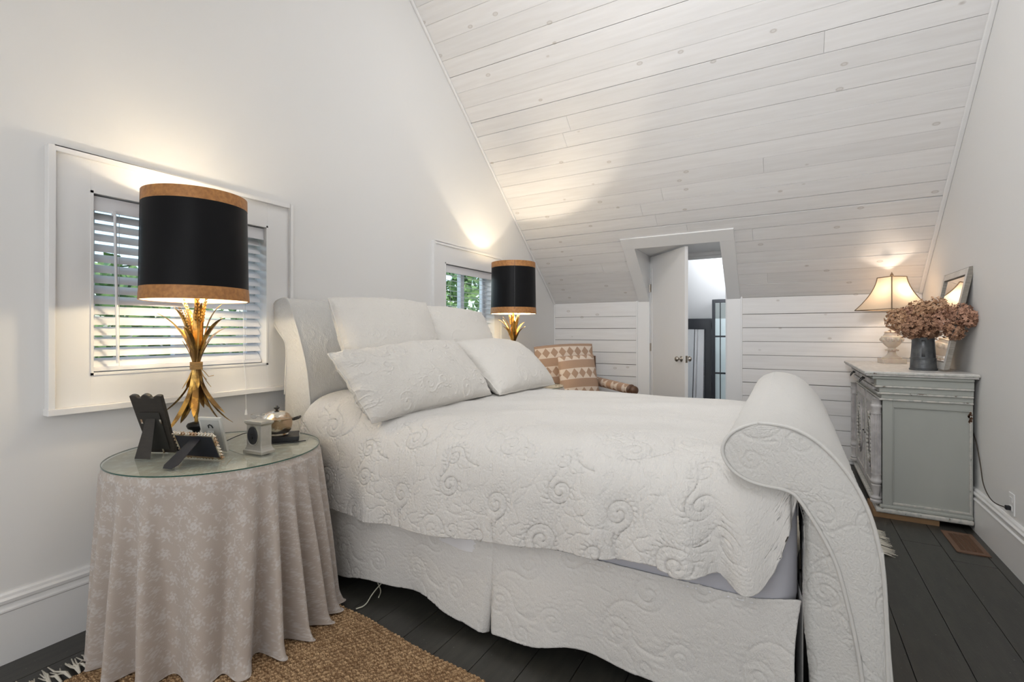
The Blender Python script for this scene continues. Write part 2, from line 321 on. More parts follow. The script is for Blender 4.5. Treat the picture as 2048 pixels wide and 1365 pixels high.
# floor
fl = MB().box(XL-.15, XR+.15, YB-.1, 8.0, -.06, -.022).build('floor', GAP, kind='structure')
xb = XL; r = random.Random(5)
while xb < XR:
    wd = .19 if xb > -.2 else .175
    x1 = min(xb+wd, XR); y = YB; first = True
    while y < 8.0:
        y1 = min(y+(r.uniform(.8, 3.2) if first else r.uniform(2.2, 3.6)), 8.0); first = False
        MB().box(xb+.0012, x1-.0012, y+.001, y1-.001, -.022, r.uniform(-.0012, .0005)).build('floorboard', FLOOR, fl, bevel=.0015); y = y1
    xb = x1
# gable walls with openings
def gable(name, x0, x1, holes):
    b = MB(); ZC = [0, 1.085, 1.88]
    zc = lambda y: ZK+SL*(min(y-YB, YF-y))
    def P(ys, zlo, zhi_f):
        for a, c in zip(ys[:-1], ys[1:]):
            poly = [(a, zlo), (c, zlo), (c, zhi_f(c)), (a, zhi_f(a))]; b.prism(poly, x0, x1, lambda A, p, q: (A, p, q))
    if holes:
        P([YB-.02, YF+.02], 0, lambda y: 1.085)
        ys = [YB-.02]+[v for h in holes for v in h]+[YF+.02]
        for i in range(0, len(ys), 2):
            a, c = ys[i], ys[i+1]; n = max(a, YB+.3); m = min(c, YF-.3)
            b.prism([(a, 1.085), (c, 1.085), (c, min(1.88, zc(c))), (min(m, c), 1.88), (max(n, a), 1.88), (a, min(1.88, zc(a)))], x0, x1, lambda A, p, q: (A, p, q))
        yb = (1.88-ZK)/SL
        b.prism([(YB+yb, 1.88), (YF-yb, 1.88), (YR, ZR)], x0, x1, lambda A, p, q: (A, p, q))
    else: b.prism([(YB-.02, 0), (YF+.02, 0), (YF+.02, ZK), (YR, ZR), (YB-.02, ZK)], x0, x1, lambda A, p, q: (A, p, q))
    return b.build(name, WALL, kind='structure')
H1 = (.895, 1.706); H2 = (3.353, 4.165)
gable('wall_left', XL-.15, XL, [H1, H2]); gable('wall_right', XR, XR+.12, None)
MB().box(XL-.1, XR+.1, YB-.12, YB, 0, ZK+.05).build('wall_rear', WALL, kind='structure')
# far knee wall: backing, planks, door casings
DX0, DX1, ZD = -1.404, -.592, 2.19
fw = MB().box(XL-.05, DX0-.02, YF+.018, YF+.12, 0, ZK+.02).box(DX1+.02, XR+.05, YF+.018, YF+.12, 0, ZK+.02).build('wall_far', GAP, kind='structure')
zs = [ZK]+[1.461-.143*k for k in range(11)]+[0]
rr = random.Random(8)
for a, c in ((XL+.002, -1.556), (-.440, XR-.002)):
    for z1, z0 in zip(zs[:-1], zs[1:]):
        g = rr.choice([.0015, .0022, .003])
        MB().box(a, c, YF, YF+.018, z0+g, z1-g, T=lambda x, y, z, d=rr.uniform(-.001, .001): (x, y+d, z)).build('plank', BOARD, fw, bevel=.0012)
# ceiling
ce = MB(); SO = .885; T = SP
ce.box(XL-.1, DX0-.02, -.02, SO, -.10, -.020, T).box(DX1+.02, XR+.1, -.02, SO, -.10, -.020, T).box(XL-.1, XR+.1, SO, SR+.02, -.10, -.020, T)
ceil = ce.build('ceiling', GAP, kind='structure')
MB().prism([(YB-.1, ZK-.085), (YR, ZR), (YR, ZR+.1), (YB-.1, ZK+.03)], XL-.05, XR+.05, lambda A, p, q: (A, p, q)).build('trim_1', WALL, kind='structure')
rows = [0]+[.05+.143*k for k in range(32)]; rows = [q for q in rows if q < SR]+[SR]
joints = {5: [(-.62,)], 6: [(-1.12,)], 7: [(-.92,)]}
known = {4: [-1.83], 6: [-.30], 7: [-.86], 8: [-1.13]}
gaps = {8: .0042, 7: .0028, 6: .0024, 5: .002, 4: .002, 3: .002, 2: .0016, 9: .0026, 18: .0022, 21: .002, 13: .0014, 15: .0016, 17: .0016}
for i, (s0, s1) in enumerate(zip(rows[:-1], rows[1:])):
    g1 = gaps.get(i+1, rr.choice([.0004, .0007, .0011, .0015])); g0 = gaps.get(i, .0006)
    cuts = known.get(i, [rr.uniform(XL+.7, XR-.7)] if rr.random() < .3 else [])
    segs = []; xs = [XL+.002]+cuts+[XR-.002]
    for a, c in zip(xs[:-1], xs[1:]): segs.append((a+.0006, c-.0006))
    out = []
    for a, c in segs:
        if s0 < SO:       # cut around the dormer opening
            if a < DX0-.06: out.append((a, min(c, DX0-.06)))
            if c > DX1+.06: out.append((max(a, DX1+.06), c))
        else: out.append((a, c))
    d = rr.uniform(-.0012, .0012)
    for a, c in out: MB().box(a, c, s0+g0, s1-g1, -.020, d, T).build('plank', BOARD, ceil, bevel=.0012)
# small corner trims along the slope and the wall corners
MB().box(XL, XL+.022, 0.0, SR, 0, .022, T).build('trim_2', TRIM, kind='structure', bevel=.006)
MB().box(XR-.03, XR, 0.0, SR, 0, .02, T).build('trim_3', TRIM, kind='structure', bevel=.006)
MB().box(XL, XL+.014, YF-.014, YF, .25, ZK).build('trim_4', TRIM, kind='structure', bevel=.004)
# dormer opening: casing lying on the slope, cheeks, head, casings on the knee wall
c = MB(); q = .012
c.box(-1.535, DX0-.018, .0, .94, 0, q, T).box(DX1+.010, -.455, .0, .94, 0, q, T).box(-1.535, -.455, .80, .94, 0, q+.001, T)
c.build('trim_5', TRIM, kind='structure', bevel=.003)
yo = YF-.80*CS; zo = ZK+.80*SN
ck = MB()
for x0, x1 in ((DX0-.022, DX0-.006), (DX1+.006, DX1+.022)):
    ck.prism([(YF+.10, ZK-.02), (YF+.02, ZK-.03), (yo-.02, zo), (yo-.02, zo+.03), (YF+.10, zo+.03)], x0, x1, lambda A, p, qq: (A, p, qq))
ck.box(DX0-.02, DX1+.02, yo-.02, YF+.10, zo, zo+.02)
ck.build('trim_6', TRIM, kind='structure')
k = MB(); k.box(-1.545, DX0-.004, YF-.004, YF+.02, 0, ZK+.01).box(DX1+.004, -.450, YF-.004, YF+.02, 0, ZK+.01)
k.box(-1.562, -1.545, YF-.016, YF+.02, 0, ZK).box(-.450, -.436, YF-.016, YF+.02, 0, ZK+.02)
k.build('trim_7', TRIM, kind='structure', bevel=.002)
# door jamb and the open door leaf
j = MB(); j.box(DX0-.006, DX0+.010, YF+.02, YF+.14, 0, zo).box(DX1-.010, DX1+.006, YF+.02, YF+.14, 0, zo).box(DX0, DX1, YF+.02, YF+.14, zo-.035, zo).box(DX0, DX1, YF+.06, YF+.10, zo-.065, zo-.02)
j.build('trim_8', TRIM, kind='structure', bevel=.002)
dr = bpy.data.objects.new('door_1', None); COL.objects.link(dr); dr.location = (DX0+.016, YF+.012, 0); dr.rotation_euler = (0, 0, -math.radians(50)); dr['kind'] = 'structure'; ORG['door_1'] = (0, 0, 0)
MB().box(0, .76, -.018, .018, .012, 2.135).build('door_leaf', TRIM, dr, bevel=.002, local=True)
st = MB(); st.box(.045, .052, -.022, -.017, .03, 2.0); st.build('edge_bead', TRIM, dr, local=True)
for s in (-1, 1):
    kb = MB(); Tk = lambda x, y, z, s=s: (.695+x, s*(.018+z), 1.0+y)
    kb.lathe([(.028, 0), (.030, .004), (.026, .009), (.011, .014), (.010, .030), (.020, .038), (.027, .048), (.027, .058), (.018, .068), (1e-7, .072)], n=20, T=Tk); kb.build('door_knob', BRASS, dr, smooth=True, local=True)
MB().box(.759, .762, -.011, .011, .965, 1.035).box(.760, .770, -.006, .006, .992, 1.008).build('latch_plate', BRASS, dr, local=True)
for z in (.25, 1.10, 1.78): MB().tube([(-.006, -.02, z-.045), (-.006, -.02, z+.045)], .006).box(-.004, .03, -.0195, -.018, z-.045, z+.045).build('hinge', BRASS, dr, local=True)
# baseboards
def baseboard(name, x, sgn, y0, y1):
    pr = [(0, 0), (.020, 0), (.020, .195), (.024, .200), (.024, .206), (.016, .212), (.012, .225), (.022, .232), (.024, .244), (.016, .252), (.014, .262), (.008, .268), (0, .268)]
    MB().prism([(x+sgn*p, q) for p, q in pr], y0, y1, lambda A, p, q: (p, A, q)).build(name, TRIM, kind='structure')
baseboard('baseboard_left', XL, 1, YB, YF); baseboard('baseboard_right', XR, -1, YB, YF)
# hall beyond the door
MB().box(-2.4, .6, 7.32, 7.42, 0, 2.9).box(-2.5, -2.4, YF+.12, 7.4, 0, 2.9).box(.5, .6, YF+.12, 7.4, 0, 2.9).build('wall_hall', mat('hall_paint', (.80, .82, .85), .5), kind='structure')
MB().box(-2.5, .6, YF+.12, 7.42, 2.75, 2.85).build('ceiling_hall', WALL, kind='structure')
MB().prism([(6.3, 2.75), (7.33, 1.45), (7.33, 2.75)], -2.4, .5, lambda A, p, q: (A, p, q)).build('trim_9', WALL, kind='structure')
MB().box(XL-.1, DX0-.02, YF+.121, YF+.16, 0, 2.8).box(DX1+.02, .6, YF+.121, YF+.16, 0, 2.8).box(DX0-.03, DX1+.03, YF+.121, YF+.16, zo+.02, 2.8).build('wall_hall_side', WALL, kind='structure')

# ------------------------------------------------------------------ windows with box frames
def window(n, y0, y1, fy0, fy1, fz0, fz1):
    z0, z1 = 1.085, 1.88
    # casing: flat panel boards with an outer rim
    c = MB(); xa, xb = XL, XL+.022
    root = c.box(xa, xb, fy0+.02, y0+.002, fz0+.02, fz1-.02).box(xa, xb, y1-.002, fy1-.02, fz0+.02, fz1-.02).box(xa, xb-.001, y0, y1, z1-.002, fz1-.02).box(xa, xb-.001, y0, y1, fz0+.02, z0+.002).build(f'window_{n}', TRIM, kind='structure', bevel=.001)
    rm = MB(); xr = XL+(.042 if n == 1 else .030)
    rm.box(xa, xr, fy0, fy0+.022, fz0, fz1).box(xa, xr, fy1-.022, fy1, fz0, fz1).box(xa, xr, fy0+.022, fy1-.022, fz1-.022, fz1).box(xa, xr+.012, fy0-.004, fy1+.004, fz0-.006, fz0+.020)
    rm.build('window_rim', TRIM, root, bevel=.002)
    ib = MB(); xi = XL-.145; t = .010
    ib.box(xi, xb+.003, y0, y0+t, z0, z1).box(xi, xb+.003, y1-t, y1, z0, z1).box(xi, xb+.003, y0, y1, z1-t, z1).box(xi, xb+.003, y0, y1, z0, z0+t).build('window_reveal', TRIM, root)
    sash = mat('vinyl_sash', (.80, .82, .85), .35); xs0, xs1 = XL-.13, XL-.09; m = (y0+y1)/2
    f = MB(); f.box(xs0, xs1, y0+t, y0+.055, z0+t, z1-t).box(xs0, xs1, y1-.055, y1-t, z0+t, z1-t).box(xs0, xs1, y0+t, y1-t, z1-.055, z1-t).box(xs0, xs1, y0+t, y1-t, z0+t, z0+.065)
    f.box(xs0, xs1+.005, m-.028, m+.028, z0+t, z1-t).build('window_sash', sash, root, bevel=.003)
    for a, b in ((y0+.055, m-.028), (m+.028, y1-.055)): MB().box(XL-.113, XL-.109, a, b, z0+.065, z1-.055).build('window_pane', GLASS, root)
    return root
window(1, *H1, .753, 1.858, .938, 2.030); window(2, *H2, 3.191, 4.305, .938, 2.045)
def blind(label, y0, y1, tilt, wand):
    z0, z1 = 1.097, 1.868; y0 += .014; y1 -= .014; xc = XL-.035
    t = thing('venetian_blind', label, 'blind', (xc, (y0+y1)/2, z1), group='white slatted window blinds')
    MB().box(xc-.02, xc+.032, y0, y1, z1-.055, z1-.006).build('headrail', BLINDM, t, bevel=.002)
    MB().box(xc+.034, xc+.038, y0-.003, y1+.003, z1-.068, z1-.004).build('valance', BLINDM, t, bevel=.001)
    n = 15; me = None; ct, stt = math.cos(tilt), math.sin(tilt)
    for i in range(n):
        z = z1-.085-(z1-.085-z0-.040)*i/(n-1)
        if me is None:
            b = MB(); prof = [(-.025, 0), (-.012, .002), (0, .0028), (.012, .002), (.025, 0), (.012, -.0008), (0, .0), (-.012, -.0008)]
            b.prism(prof, y0+.003-(y0+y1)/2, y1-.003-(y0+y1)/2, lambda A, p, q: (p*ct+q*stt, A, -p*stt+q*ct)); o = b.build('slat', BLINDM, t, local=True); me = o.data
        else: o = link('slat', me, t)
        o.location = (0, 0, z-z1)
    MB().box(xc-.022, xc+.022, y0+.002, y1-.002, z0+.002, z0+.020).build('bottom_rail', BLINDM, t, bevel=.003)
    for y in (y0+.10, y1-.10):
        MB().tube([(xc+.027, y, z1-.06), (xc+.027, y, z0+.02)], .0011, 5).tube([(xc-.026, y, z1-.06), (xc-.026, y, z0+.02)], .0011, 5).build('ladder_cord', mat('blind_cord', (.6, .6, .6), .8), t)
    if wand:
        MB().tube([(xc+.05, y0+.075, z1-.075), (xc+.052, y0+.085, z0+.035)], .006, 8).box(xc+.034, xc+.054, y0+.068, y0+.078, z1-.08, z1-.06).build('tilt_wand', BLINDM, t, smooth='auto')
        MB().tube([(xc+.045, y1-.13, z1-.07), (XL+.03, y1-.13, z0-.005), (XL+.045, y1-.13, 1.0), (XL+.05, y1-.13, .845)], .0013, 5).lathe([(.002, .03), (.005, .022), (.008, 0), (1e-7, -.002)], (XL+.05, y1-.13, .82), 12).build('pull_cord', BLINDM, t)
blind('half-closed white slatted blind in the near window behind the large lamp', *H1, math.radians(50), True)
blind('open white slatted blind in the far window behind the pillows', *H2, math.radians(4), False)
# trees and lawn outside the windows
rg = random.Random(21)
def tree(x, y, h, label):
    t = thing('tree', label, 'tree', (x, y, -2.6), group='garden trees outside the windows')
    MB().tube([(x, y, -2.60), (x, y, -2.2), (x+.1, y, h*.4-2.6), (x, y+.1, h*.75-2.6)], [.17, .16, .12, .05]).build('trunk', AGEDWOOD, t)
    b = MB()
    for _ in range(900):
        a = rg.random()*6.28; u = rg.uniform(-1, 1); R = h*.30*rg.uniform(.55, 1.05)**.6; s = math.sqrt(1-u*u)
        p = Vector((x+R*s*math.cos(a), y+R*s*math.sin(a), h*.62-2.6+R*u*1.25)); d1 = Vector((rg.gauss(0, 1), rg.gauss(0, 1), rg.gauss(0, 1))).normalized()*.16; d2 = d1.cross(Vector((rg.gauss(0, 1), rg.gauss(0, 1), rg.gauss(0, 1)))).normalized()*.11
        b.add([p-d1, p+d2, p+d1, p-d2], [(0, 1, 2, 3)])
    b.build('foliage', GREEN1, t)
for i, (x, y, h) in enumerate(((-9, -2.5, 5.6), (-8.2, 3.0, 4.9), (-9.5, 7.2, 6.2), (-8.5, 11.5, 5.8), (-12, 16.5, 7))): tree(x, y, h, ['slim green tree in the garden beyond the near window', 'low round tree in the garden beyond the near window blind', 'broad green tree in the garden beyond the far window', 'tall green tree in the garden beyond the far window', 'most distant tree in the garden behind the others'][i])
MB().box(-30, -3.2, -15, 32, -2.75, -2.605).build('lawn', mat('lawn_grass', (.09, .14, .04), .9, noise=.6, nscale=3), label='green lawn below the windows', cat='lawn', kind='stuff')
# ------------------------------------------------------------------ bed
bed = thing('bed', 'upholstered sleigh bed in cream scroll-quilted slipcover with rolled head and foot', 'bed', (-1.1, 2.55, 0))
BY0, BY1 = 1.75, 3.46
def loft(prof, y0, y1, name, parent, step=.007, uoff=0, bow=.0, amp=.0035, m=SLIP, droop=None, flip=False, label=None):
    P2 = resample(prof, max(8, int(np.sum(np.linalg.norm(np.diff(np.array(prof), axis=0), axis=1))/step))); n = len(P2)
    ny = int((y1-y0)/step)+1; Y_ = np.linspace(y0, y1, ny)
    s = np.r_[0, np.cumsum(np.linalg.norm(np.diff(P2, axis=0), axis=1))]
    X = np.broadcast_to(P2[:, 0][:, None], (n, ny)); Z = np.broadcast_to(P2[:, 1][:, None], (n, ny)).copy(); YY = np.broadcast_to(Y_[None], (n, ny))
    if droop is not None: Z = Z+droop(YY)*np.clip(Z/1.0, 0, 1)
    U, V = np.meshgrid(s, Y_, indexing='ij')
    wr = scroll(V+uoff, U)+.9*vnoise(U*7, V*4, 3)*1.2
    return grid(name, np.stack([X, YY, Z], -1), m, parent, uv=np.stack([V, U], -1), relief=wr, amp=amp, flip=flip, label=label)
def cap(A, B, y, name, parent, n=90, k=40, sgn=-1, amp=.0022, yb=None, m=SLIP, uoff=.1, wr=0):
    a = resample(A, n); b = resample(B, n); t = np.linspace(0, 1, k)[None, :, None]
    P = a[:, None]*(1-t)+b[:, None]*t; e = np.sin(np.pi*t[..., 0])**.5
    yy = y+(0 if yb is None else 1)*(np.broadcast_to(t[..., 0], P.shape[:2])*((yb or 0)-(0 if yb is None else y)))+sgn*.010*e*(yb is None)
    G = np.stack([P[..., 0], np.broadcast_to(yy, P.shape[:2]), P[..., 1]], -1)
    rel = scroll(P[..., 0]+uoff, P[..., 1]+.1)+wr*vnoise(P[..., 0]*16, P[..., 1]*9, 6)
    return grid(name, G, m, parent, uv=P, relief=rel, amp=amp, flip=False)
hb_front = smooth_curve([(-2.500, 1.466), (-2.47, 1.450), (-2.446, 1.414), (-2.416, 1.335), (-2.356, 1.195), (-2.313, 1.074), (-2.288, .915), (-2.268, .714), (-2.245, .45), (-2.245, .04)], 160)
hb_back = smooth_curve([(-2.500, 1.466), (-2.545, 1.464), (-2.598, 1.445), (-2.612, 1.385), (-2.600, 1.315), (-2.537, 1.256), (-2.492, 1.215), (-2.484, 1.136), (-2.498, .984), (-2.505, .80), (-2.51, .04)], 160)
hb_prof = np.vstack([hb_back[::-1], hb_front[1:]])
# rounded far shoulder: the roll drops towards the far end
hdroop = lambda Y: -.10*np.clip((Y-(BY1-.16))/.16, 0, 1)**2.2
hd = loft(hb_prof, BY0, BY1, 'headboard', bed, .0080, 0, amp=.0055, droop=hdroop)
cap(hb_back, hb_front, BY0, 'headboard_end_panel', bed, 170, 50, amp=.0045)
cap(hb_front, hb_back, BY1, 'headboard_end_panel', bed, 40, 12)
MB().tube([(x+.002, BY0-.004, z) for x, z in hb_front], .0055, 8).build('piping', SLIP, bed, smooth=True)
MB().tube([(x, BY0-.004, z) for x, z in hb_back[:70]], .0045, 8).build('piping', SLIP, bed, smooth=True)
FY0, FY1 = 1.68, 3.47
fo = smooth_curve([(-.085, .990), (-.033, .990), (.014, .981), (.061, .957), (.106, .916), (.139, .873), (.164, .833), (.186, .784), (.203, .731), (.216, .668), (.225, .61), (.231, .498), (.236, .30), (.240, .03)], 170)
fi = smooth_curve([(-.085, .990), (-.128, .975), (-.164, .950), (-.186, .915), (-.188, .880), (-.170, .845), (-.140, .819), (-.104, .804), (-.060, .798), (-.024, .797), (.0, .791), (.018, .782), (.057, .721), (.093, .656), (.118, .598), (.134, .533), (.158, .42), (.180, .279), (.195, .03)], 170)
fs = smooth_curve([(.014, .784), (.034, .72), (.040, .65), (.036, .55), (.034, .456), (.040, .355), (.052, .232), (.062, .03)], 110)
roll = [p for p in fi if p[1] > .784 and p[0] < .016]
rdroop = lambda Y: .030*np.clip((Y-FY0)/(FY1-FY0), 0, 1)
fprof = np.vstack([fs[::-1], np.array(roll)[::-1], fo[1:]])
fbd = loft(fprof, FY0, FY1, 'footboard', bed, .0075, .2, amp=.0028, droop=rdroop)
cap(fo, fi, FY0, 'footboard_end_panel', bed, 260, 70, amp=.0040, uoff=.33)
cap([p for p in fi if p[1] <= .790][0:], fs, FY0+.002, 'footboard_side_flap', bed, 200, 44, amp=.0060, yb=FY0+.035, uoff=.5, wr=2.0)
cap(fi, fo, FY1, 'footboard_end_panel', bed, 40, 12)
MB().tube([(x, FY0-.006, z) for x, z in fo], .0055, 8).build('piping', SLIP, bed, smooth=True)
MB().tube([(x, FY0-.006, z) for x, z in fi], .0055, 8).build('piping', SLIP, bed, smooth=True)
# outer back flap of the slipcover that hangs past the footboard
fl2 = [(.226, .66), (.236, .52), (.246, .34), (.252, .20)]
P2 = smooth_curve(fl2, 40); Yv = np.linspace(FY0-.012, FY0+.9, 60)
G = np.stack([np.broadcast_to(P2[:, 0][:, None], (40, 60)), np.broadcast_to(Yv[None], (40, 60)), np.broadcast_to(P2[:, 1][:, None], (40, 60))], -1)
gf = grid('footboard_back_flap', G, SLIP, bed, relief=vnoise(G[..., 1]*9, G[..., 2]*5, 2), amp=.01); md = gf.modifiers.new('thickness', 'SOLIDIFY'); md.thickness = .006
# mattress, box spring
def softbox(x0, x1, y0, y1, z0, z1, r, name, m, parent):
    MB().box(x0, x1, y0, y1, z0, z1).build(name, m, parent, bevel=0)
    o = bpy.data.objects[[k for k in ORG][-1]]; b = o.modifiers.new('bevel', 'BEVEL'); b.width = r; b.segments = 5
    for p in o.data.polygons: p.use_smooth = True
    return o
mt = softbox(-2.23, .020, 1.715, 3.41, .375, .775, .07, 'mattress', SHEET, bed)
MB().tube([(-2.2, 1.714, .41), (-.05, 1.714, .41), (-.005, 1.745, .41), (-.003, 3.3, .41)], .004, 6).tube([(-2.2, 1.714, .70), (-.05, 1.714, .70), (-.005, 1.745, .70)], .004, 6).build('edge_piping', SATIN, mt)
softbox(-2.22, -.01, 1.74, 3.40, .17, .37, .02, 'box_spring', DARKCLOTH, bed)
sheet = np.array([[(x, 1.705-.012*math.sin(x*9)*s, .46-.10*s-.025*math.sin(x*5+1)*s) for s in np.linspace(0, 1, 8)] for x in np.linspace(-2.18, -1.1, 80)])
grid('sheet_edge', sheet, SATIN, bed, relief=vnoise(sheet[..., 0]*14, sheet[..., 2]*8, 1), amp=.02)
for x, y in ((-2.1, 1.85), (-2.1, 2.93), (-.03, 1.80), (-.03, 2.93)): MB().tube([(x, y, .0), (x, y, .17)], [.03, .045], 16).build('bed_foot', SATIN, bed, smooth='auto')
# skirt in two panels with an inverted pleat between them
def skirt(x0, x1, name, edge):
    nx = int((x1-x0)/.0055)+1; nz = 75; X, S = np.meshgrid(np.linspace(x0, x1, nx), np.linspace(0, 1, nz), indexing='ij')
    zb = .058+.014*np.sin(X*7)+.010*np.sin(X*17+1)+.02*np.clip((X+1.9)/-.3, 0, 1)-.03*np.clip(1-abs(X-x1)/.12, 0, 1)*(edge == 'r')-.012*np.clip(1-abs(X-x0)/.1, 0, 1)*(edge == 'l')
    zt = .425+.03*np.clip((X+.1)/.12, 0, 1)
    Z = zt*(1-S)+zb*S
    Yk = 1.712-.022*S-.020*S*np.sin(X*5.3+.5)-.012*S*np.sin(X*13)
    if edge == 'r': Yk += .035*S*np.clip(1-(x1-X)/.03, 0, 1)**2-.02*S*np.clip(1-(x1-X-.03)/.15, 0, 1)
    if edge == 'l': Yk += .035*S*np.clip(1-(X-x0)/.03, 0, 1)**2-.02*S*np.clip(1-(X-x0-.03)/.15, 0, 1)
    X2 = X+(.028*(1-S) if edge == 'r' else -.012*(1-S))*np.clip(1-abs(X-(x1 if edge == 'r' else x0))/.2, 0, 1)
    if edge == 'l': X2 = X2-.03*np.sin(S*3.1)*np.clip((X-(x1-.2))/.2, 0, 1)*.6
    o = grid(name, np.stack([X2, Yk, Z], -1), MATELASSE, bed, uv=np.stack([X, Z], -1), relief=scroll(X*1.0+.2, Z-.05)+.9*vnoise(X*6, Z*6, 2), amp=.0062, flip=False)
    md = o.modifiers.new('thickness', 'SOLIDIFY'); md.thickness = .004; md.offset = -1; return o
skirt(-2.235, -1.085, 'bed_skirt', 'r'); skirt(-1.070, .030, 'bed_skirt', 'l')
pb = np.array([[(x, 1.745, z) for z in np.linspace(.42, .07, 10)] for x in np.linspace(-1.2, -.95, 20)]); grid('pleat_backing', pb, MATELASSE, bed)
es = np.array([[(.03+.012*math.sin(y*9), y, z) for z in np.linspace(.46, .07, 12)] for y in np.linspace(1.70, 2.1, 30)]); grid('bed_skirt', es, MATELASSE, bed)

# ------------------------------------------------------------------ bedspread
hemx = [-2.26, -2.03, -1.85, -1.651, -1.411, -1.246, -.999, -.78, -.584, -.408, -.33, -.265, -.205, -.162, -.12, -.079, -.039, -.007, .008, .020]
hemz = [.40, .385, .362, .375, .390, .403, .425, .447, .464, .492, .470, .480, .500, .474, .455, .478, .548, .627, .70, .76]
nx = 470; X1 = np.linspace(-2.26, .020, nx); S1 = []
HZ = np.interp(X1, hemx, hemz); k_ = np.ones(7)/7; HZ = np.r_[HZ[:3], np.convolve(HZ, k_, 'valid'), HZ[-3:]]
nv = 560
G = np.zeros((nx, nv, 3)); U = np.zeros((nx, nv)); V = np.zeros((nx, nv))
for i, x in enumerate(X1):
    head = np.clip((-1.72-x)/.35, 0, 1); head = head*head*(3-2*head)
    T_ = .850+.085*head
    f = np.clip((x+.35)/.37, 0, 1)                          # slackens towards the foot
    drape = np.clip((x+.75)/.7, 0, 1)
    R_ = .16
    near = [(1.95, T_), (1.88, T_-.006), (1.80, T_-.026), (1.735, T_-.062), (1.695, T_-.115), (1.672, T_-.185), (1.660, T_-.26), (1.652, (T_-.26+HZ[i])/2 if HZ[i] < T_-.3 else HZ[i]+.01), (1.648, HZ[i])]
    if near[-2][1] > near[-3][1]-.002: near = near[:6]+[(1.66, HZ[i])] if HZ[i] < T_-.2 else near[:4]+[(1.70, HZ[i])]
    far = [(3.50, .47), (3.495, .60), (3.47, T_-.10), (3.40, T_-.03), (3.30, T_-.006), (3.15, T_+.002)]
    Lp = smooth_curve(far+[(2.7, T_+.012), (2.3, T_+.010)]+near, nv)
    # resample keeps more rows on the near side
    d = np.r_[0, np.cumsum(np.linalg.norm(np.diff(Lp, axis=0), axis=1))]; tot = d[-1]
    q = np.linspace(0, 1, nv); q = np.where(q < .3, q/.3*.42, .42+(q-.3)/.7*.58)*tot
    yy = np.interp(q, d, Lp[:, 0]); zz = np.interp(q, d, Lp[:, 1])
    s = np.clip((T_-zz)/(T_-.42), 0, 1.2)*(yy < 2.4)       # 0 at the top edge, 1 at the hem
    fold = (.050*np.exp(-((x+.235-.05*s)/.050)**2)-.030*np.exp(-((x+.33-.04*s)/.05)**2)-.026*np.exp(-((x+.12)/.05)**2)+.030*np.exp(-((x+.50+.02*s)/.07)**2)-.022*np.exp(-((x+.62)/.06)**2)
            +.016*math.sin(x*6.5+.8)+.008*math.sin(x*15)+.014*np.exp(-((x+1.86)/.05)**2)-.015*np.exp(-((x+1.75)/.06)**2))
    yy = yy+fold*np.clip(s, 0, 1)**1.1
    yy = yy+(.05*f*f)*s
    xs = x+0*yy
    top = (yy > 1.80)*(yy < 3.3)
    und = (.010*vnoise(np.full(nv, x)*3+9, yy*3.5, 12)+.008*vnoise(np.full(nv, x*2.2)+yy*1.2, yy*7-x*4, 13))*np.clip((yy-1.66)/.2, 0, 1)
    zz = zz+und*1.9
    U[i] = x; V[i] = -(q-q[-1])
    G[i, :, 0] = xs; G[i, :, 1] = yy; G[i, :, 2] = zz
def scrollmix(U, V):
    m = np.clip(vnoise(U*2.3+3, V*2.3+7, 77)*7+.5, 0, 1); return scroll(U+.05, V)*m+scroll(V*.93+.21, U*.93+.13)*(1-m)
side = np.clip((2.15-G[..., 1])/.5, 0.18, 1)
wr = .9*vnoise(U*5, V*5, 31)+.5*vnoise(U*13, V*11, 32)
bs = grid('bedspread', G, MATELASSE, None, uv=np.stack([U, V], -1), relief=(scrollmix(U, V)*side*1.5+wr*.8)*(1-.72*np.clip((U+.30)/.22, 0, 1)*(G[..., 1] < 2.2)), amp=.0075, flip=False)
md = bs.modifiers.new('thickness', 'SOLIDIFY'); md.thickness = .006; md.offset = -1
setp(bs, 'cream scroll-quilted bedspread draped over the mattress of the sleigh bed', 'bedspread')

